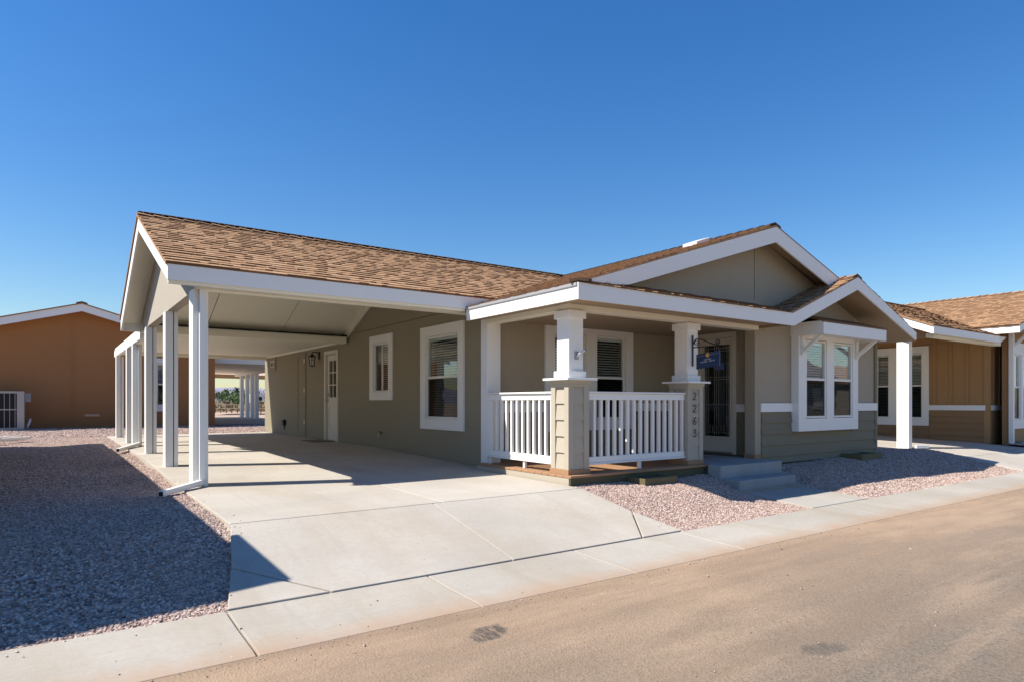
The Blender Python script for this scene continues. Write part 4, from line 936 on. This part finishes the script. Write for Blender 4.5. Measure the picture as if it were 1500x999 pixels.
mb = MB(); sheet(mb, [(-3.6, 24.75), (apx, 24.75), (apx, 25.2), (-3.6, 25.2)], lambda x, y: apz-(apx-x)*sB, .02, off=.06); sheet(mb, [(apx, 24.75), (5.2, 24.75), (5.2, 25.2), (apx, 25.2)], lambda x, y: apz-(x-apx)*sB, .02, off=.06); mb.build('gable_soffit', 'brown_wall', bh)
MB().box(.9, 1.3, 25.17, 25.199, .45, .52).build('vent_cover', 'peach', bh)
MB().box(-3.2, 4.8, 25.0, 25.199, -.05, .06).build('footing', 'concrete_curb', bh)
# its flat carport cover with posts, seen through ours
bc = thing('carport', 'flat roofed white carport beside the brown house seen through the near carport', 'carport', (7, 32, .1))
MB().box(4.95, 9.5, 27.5, 41, 2.62, 2.74).build('roof', 'cream', bc)
MB().box(4.95, 9.5, 27.44, 27.498, 2.45, 2.75).build('front_beam', 'cream', bc)
MB().box(8.95, 9.15, 27.5, 41, 2.46, 2.618).build('side_beam', 'white', bc)
MB().box(4.95, 9.5, 27.52, 41, 0.02, .06).build('slab', 'concrete_drive', bc)
for y in (31.0, 33.6, 36.2, 37.1, 38.2, 39.5): MB().box(8.93, 9.11, y, y+.26, .06, 2.458).build('post', 'white_metal', bc)
# air conditioner
ac = thing('air_conditioner', 'white slatted air conditioning condenser in front of the brown house wall', 'air conditioner', (-1.15, 24.3, .06))
MB().box(-1.70, -.67, 23.95, 24.75, .16, 1.17).build('cabinet', 'dark_inside', ac)
mb = MB().box(-1.72, -.65, 23.93, 24.77, 1.17, 1.23).box(-1.72, -.65, 23.93, 24.77, .10, .16).box(-.82, -.65, 23.93, 24.77, .16, 1.17).box(-1.72, -1.66, 23.93, 24.77, .16, 1.17); mb.build('frame', 'ac_grey', ac)
for i in range(7): MB().box(-1.62+i*.125, -1.608+i*.125, 23.935, 23.95, .16, 1.17).build('grille_bar', 'ac_grey', ac)
MB().box(-1.65, -.83, 23.925, 23.934, .68, .71).build('grille_bar', 'ac_grey', ac)
MB().box(-.645, -.50, 24.3, 24.5, .92, 1.18).build('disconnect_box', 'grey_box', ac)
MB().tube([(-.60, 24.35, .06), (-.56, 24.2, .22), (-.52, 24.3, .35), (-.52, 24.7, .40)], .03).build('hose', 'white_metal', ac)
MB().box(-1.9, .15, 23.7, 25.0, -.02, .10).build('pad', 'concrete_step', ac)
# loose white trim lengths lying on the gravel
for k, (x0, y0, x1, y1, z) in enumerate(((-1.9, 17.6, -.42, 18.8, .06), (-1.9, 18.5, -.62, 19.4, .06), (-1.8, 17.4, -.9, 17.9, .10))):
    l_ = MB().bar((x0, y0, z), (x1, y1, z+.015), .12, .06).build('trim_board', 'white_metal', org=(x0, y0, 0), bev=.004)
    tag(l_, ['longest white trim board lying on the gravel at the left edge', 'white trim board lying furthest back on the gravel', 'short white trim board lying on top of the other boards'][k], 'board', 'loose boards on the gravel')

# ================================================================== NEIGHBOUR JUST LEFT OF THE FRAME (casts the yard's shadow)
DX = -14.44; DY = -.26; E2 = 13.60+DX+.14
lh = thing('house', 'neighbouring taupe house just outside the left edge, shading the gravel yard', 'house', (-5, 11, 0))
MB().box(5.0+DX, 13.27+DX, 6.6+DY, 15.8, -.2, 2.2).build('wall', 'olive_wall', lh)
MB().prism([(5.0+DX, 2.2), (13.27+DX, 2.2), (9.3+DX, 3.5)], 'Y', 6.6+DY, 15.8).build('gable_panel', 'taupe_light', lh)
rf = MB(); EX = 13.60+DX
sheet(rf, [(9.3+DX, 5.9+DY), (EX, 5.9+DY), (EX, 16.2), (9.3+DX, 16.2)], lambda x, y: 2.235+SM*(EX-x), .06); sheet(rf, [(5.0+DX, 5.9+DY), (9.3+DX, 5.9+DY), (9.3+DX, 16.2), (5.0+DX, 16.2)], lambda x, y: 2.235+SM*(x-5.0-DX), .06)
sheet(rf, [(11.33+DX, 5.57+DY), (E2, 5.57+DY), (E2, 6.4+DY), (11.33+DX, 6.4+DY)], lambda x, y: 2.215+.366*(E2-x), .03); sheet(rf, [(9.3+DX, 5.57+DY), (11.33+DX, 5.57+DY), (11.33+DX, 6.4+DY), (9.3+DX, 6.4+DY)], lambda x, y: 2.215+.366*(x-9.1-DX), .03)
sheet(rf, [(9.3+DX, 16.2), (EX-.06, 16.2), (EX-.06, 17.6), (9.3+DX, 17.6)], lambda x, y: 2.235+SM*(EX-x), .06)
rf.build('roof', 'shingle', lh, tone=True)
bx('eave_fascia', 'white', lh, EX-.03, EX-.002, 6.41+DY, 16.2, 2.06, 2.205)
bx('front_fascia', 'white', lh, 4.9+DX, E2-.002, 5.55+DY, 5.569+DY, 2.06, 2.205)
bx('porch_soffit', 'soffit', lh, 4.9+DX, EX-.035, 5.6+DY, 6.6+DY, 2.10, 2.13)
FLH = Face('Y', 6.6+DY)
for x in (6.3, 10.6): cased_window(FLH, 'window', (x+DX, x+1.3+DX, .5, 2.0), [(x+.15+DX, x+1.15+DX, .65, 1.85)], 'fixed', lh, blind=False, dtrim=.33)

# ================================================================== HOUSES ACROSS THE STREET (mirrored in the front windows)
for x0, lab in ((33, 'pale house across the street mirrored in the bay window'), (48, 'second pale house across the street further along')):
    oh = thing('house', lab, 'house', (x0+6, -14, -.4), 'houses across the street')
    MB().box(x0, x0+11, -20, -11, -.5, 2.3).build('wall', 'greige_column', oh)
    MB().prism([(x0-.4, 2.25), (x0+11.4, 2.25), (x0+5.5, 4.0)], 'Y', -20.4, -10.6).build('roof', 'shingle_plain', oh)
    for k in (1.5, 4.7, 8.0): MB().box(x0+k, x0+k+1.4, -11, -10.96, .5, 1.9).box(x0+k+.15, x0+k+1.25, -10.96, -10.94, .65, 1.75).build('window', 'vinyl', oh)

# ================================================================== BACKGROUND SEEN THROUGH THE CARPORT
fc = thing('carport', 'far carport with pale pink shingle roof and tan fascia', 'carport', (22, 60, 0))
MB().add([(8, 56, 3.2), (40, 56, 2.9), (40, 64, 5.9), (8, 64, 6.2), (8, 56, 3.15), (40, 56, 2.85), (40, 64, 5.8), (8, 64, 6.1)], [(0,1,2,3),(7,6,5,4),(0,4,5,1),(1,5,6,2),(2,6,7,3),(3,7,4,0)], .5).build('roof', 'shingle_peach', fc, tone=True)
MB().add([(8, 55.95, 3.22), (40, 55.95, 2.92), (40, 55.95, 2.58), (8, 55.95, 2.9), (8, 55.8, 3.22), (40, 55.8, 2.92), (40, 55.8, 2.58), (8, 55.8, 2.9)], [(0,1,2,3),(7,6,5,4),(0,4,5,1),(1,5,6,2),(2,6,7,3),(3,7,4,0)]).build('fascia', 'tan_fascia', fc)
for x in (9, 39): MB().box(x, x+.3, 56.2, 56.5, -.05, 2.3).build('post', 'white_metal', fc)
def tree(x, y, h, wd, label, mat='leaf', nleaf=500, palm=False):
    t_ = thing('tree', label, 'tree', (x, y, 0), 'trees beyond the lots'); rn = random.Random(int(x*7+y))
    MB().cyl((x, y, -.1), (x+.1, y, h*.55), h*.03, h*.014, 7).cyl((x+.1, y, h*.5), (x-.2*wd, y, h*.8), h*.013, .02, 6).cyl((x+.1, y, h*.5), (x+.25*wd, y+.1, h*.78), h*.013, .02, 6).build('trunk', 'bark', t_)
    mb = MB(); cl = [(rn.uniform(-.5, .5)*wd, rn.uniform(-.5, .5)*wd, h*rn.uniform(.38, .9), wd*rn.uniform(.18, .34)) for _ in range(9)]
    for i in range(nleaf):
        cx, cy, cz, r = rn.choice(cl); d_ = Vector((rn.gauss(0, 1), rn.gauss(0, 1), rn.gauss(0, .8))).normalized()*r*rn.uniform(.5, 1.05); p = Vector((x+cx, y+cy, cz))+d_
        s_ = h*.05*rn.uniform(.6, 1.3); e = Euler((rn.uniform(0, 3), rn.uniform(0, 3), rn.uniform(0, 3))).to_matrix()
        mb.add([p+e@Vector(q) for q in ((-s_, -s_*.5, 0), (s_, -s_*.5, 0), (s_*.6, s_*.6, s_*.2), (-s_*.6, s_*.6, s_*.1))], [(0, 1, 2, 3)])
    mb.build('crown', mat, t_, recalc=False)
def palm(x, y, h, label):
    t_ = thing('palm_tree', label, 'palm', (x, y, 0), 'trees beyond the lots'); rn = random.Random(int(x))
    MB().cyl((x, y, -.1), (x, y, h), .28, .2, 8).build('trunk', 'bark', t_)
    mb = MB()
    for i in range(34):
        a = rn.uniform(0, 6.28); el = rn.uniform(-.7, 1.2); L_ = h*.26; pts = []
        for k in range(5):
            s_ = k/4*L_; pts.append(Vector((x+math.cos(a)*s_*math.cos(el), y+math.sin(a)*s_*math.cos(el), h+s_*math.sin(el)-s_*s_*.12)))
        for p, q in zip(pts, pts[1:]):
            sd_ = Vector((-math.sin(a), math.cos(a), 0))*.22; mb.add([p-sd_, p+sd_, q+sd_*.7, q-sd_*.7], [(0, 1, 2, 3)])
    mb.build('crown', 'leaf', t_, recalc=False)
# direction of the gap: points (x,y) on ray through pixel column u
def at(u, d): 
    a = (u-750)/944; c_, s_ = math.cos(YAW), math.sin(YAW); return ((s_+a*c_)*d, (c_-a*s_)*d)
TL = [(321, 150, 3.4, 3.5, 0), (328, 165, 3.8, 4, 0), (341, 160, 3.9, 4, 0), (352, 150, 3.6, 4, 0), (362, 170, 3.5, 4, 0), (384, 150, 3.3, 5, 0), (348, 75, 1.9, 1.5, 1), (312, 160, 3.4, 4, 0), (392, 160, 3.4, 4, 0)]
nm = ['leftmost dark tree beyond the brown house wall', 'second dark tree from the brown wall', 'rounded dark tree in the middle of the gap', 'dark tree just left of the far posts', 'dark tree behind the far carport posts', 'dark tree right of the far posts above the trailer', 'small bright green bush tree before the far posts', 'dark tree hidden mostly by the brown house', 'dark tree behind the taupe house back corner']
for (u, d, h, wd, k), l_ in zip(TL, nm): x, y = at(u, d); tree(x, y, h, wd, l_, 'leaf_bright' if k else 'leaf', 420)
for u, d, h, l_ in ((331, 170, 3.9, 'left palm among the far trees'), (347, 160, 4.1, 'taller palm among the far trees')): x, y = at(u, d); palm(x, y, h, l_)
# low brush, one mass
mb = MB(); rn = random.Random(5)
for i in range(420):
    x, y = at(rn.uniform(300, 400), rn.uniform(70, 125)); s0 = rn.uniform(.5, 1.3)
    for k in range(7):
        p = Vector((x+rn.gauss(0, s0*.5), y+rn.gauss(0, s0*.5), rn.uniform(.05, s0*.8))); e = Euler((rn.uniform(0, 3), rn.uniform(0, 3), rn.uniform(0, 3))).to_matrix(); s_ = s0*.35
        mb.add([p+e@Vector(q) for q in ((-s_, -s_*.4, 0), (s_, -s_*.4, 0), (0, s_, .1))], [(0, 1, 2)])
o = mb.build('desert_brush', 'brush', recalc=False, kind='stuff'); tag(o, 'dry tan desert brush beyond the far fence', 'brush')
# low rail fence
fn = thing('fence', 'low rusty rail fence across the far dirt lot', 'fence', (*at(345, 64), 0))
A = at(300, 66); B = at(400, 60)
for z in (.35, .72): MB().bar((*A, z), (*B, z), .05, .06).build('rail', 'rust_fence', fn)
for i in range(13):
    x, y = lerp(A[0], B[0], i/12), lerp(A[1], B[1], i/12); MB().box(x-.05, x+.05, y-.05, y+.05, -.1, .78).build('fence_post', 'rust_fence', fn)
# white trailer
tx_, ty_ = at(386.5, 88)
tr = thing('trailer', 'white travel trailer parked on the far dirt lot', 'trailer', (tx_, ty_, 0))
MB().prism([(-1.6, .5), (1.9, .5), (2.0, .9), (2.0, 1.8), (1.6, 2.15), (-1.5, 2.15), (-1.8, 1.9), (-1.8, .7)], 'Y', -1.0, 1.0)
b_ = MB().prism([(tx_-1.6, .45), (tx_+1.9, .45), (tx_+2.0, .9), (tx_+2.0, 1.8), (tx_+1.6, 2.15), (tx_-1.5, 2.15), (tx_-1.8, 1.9), (tx_-1.8, .7)], 'Y', ty_-1.0, ty_+1.0).build('body', 'trailer_white', tr)
MB().box(tx_-.2, tx_+.5, ty_-1.02, ty_-1.001, .8, 1.8).build('door', 'grey_box', tr)
MB().box(tx_-1.2, tx_-.5, ty_-1.02, ty_-1.001, 1.2, 1.7).build('window', 'dark_inside', tr)
for dx in (-.5, .6): MB().cyl((tx_+dx, ty_-1.05, .33), (tx_+dx, ty_-.8, .33), .33, n=14).build('wheel', 'black_metal', tr)
# mountains on the horizon
g = MB(); NX, NY = 160, 10; rn = random.Random(3)
def mh(x, y): 
    s_ = x/420.0; return 95*(.35+.45*vn(s_, 1.3)+.25*vn(s_*2.7, 5.1)+.12*vn(s_*7, 9.2))
vs = [(lerp(-3500, 9000, i/NX), 2700+j*120, mh(lerp(-3500, 9000, i/NX), j)*math.sin(math.pi*j/NY)**1.1*(.75+.5*vn(lerp(-3500, 9000, i/NX)/110, j*.9))-3) for j in range(NY+1) for i in range(NX+1)]
n = NX+1; g.add(vs, [(j*n+i, j*n+i+1, (j+1)*n+i+1, (j+1)*n+i) for j in range(NY) for i in range(NX)])
struct(g.build('mountains', 'hazed_rock', recalc=False))
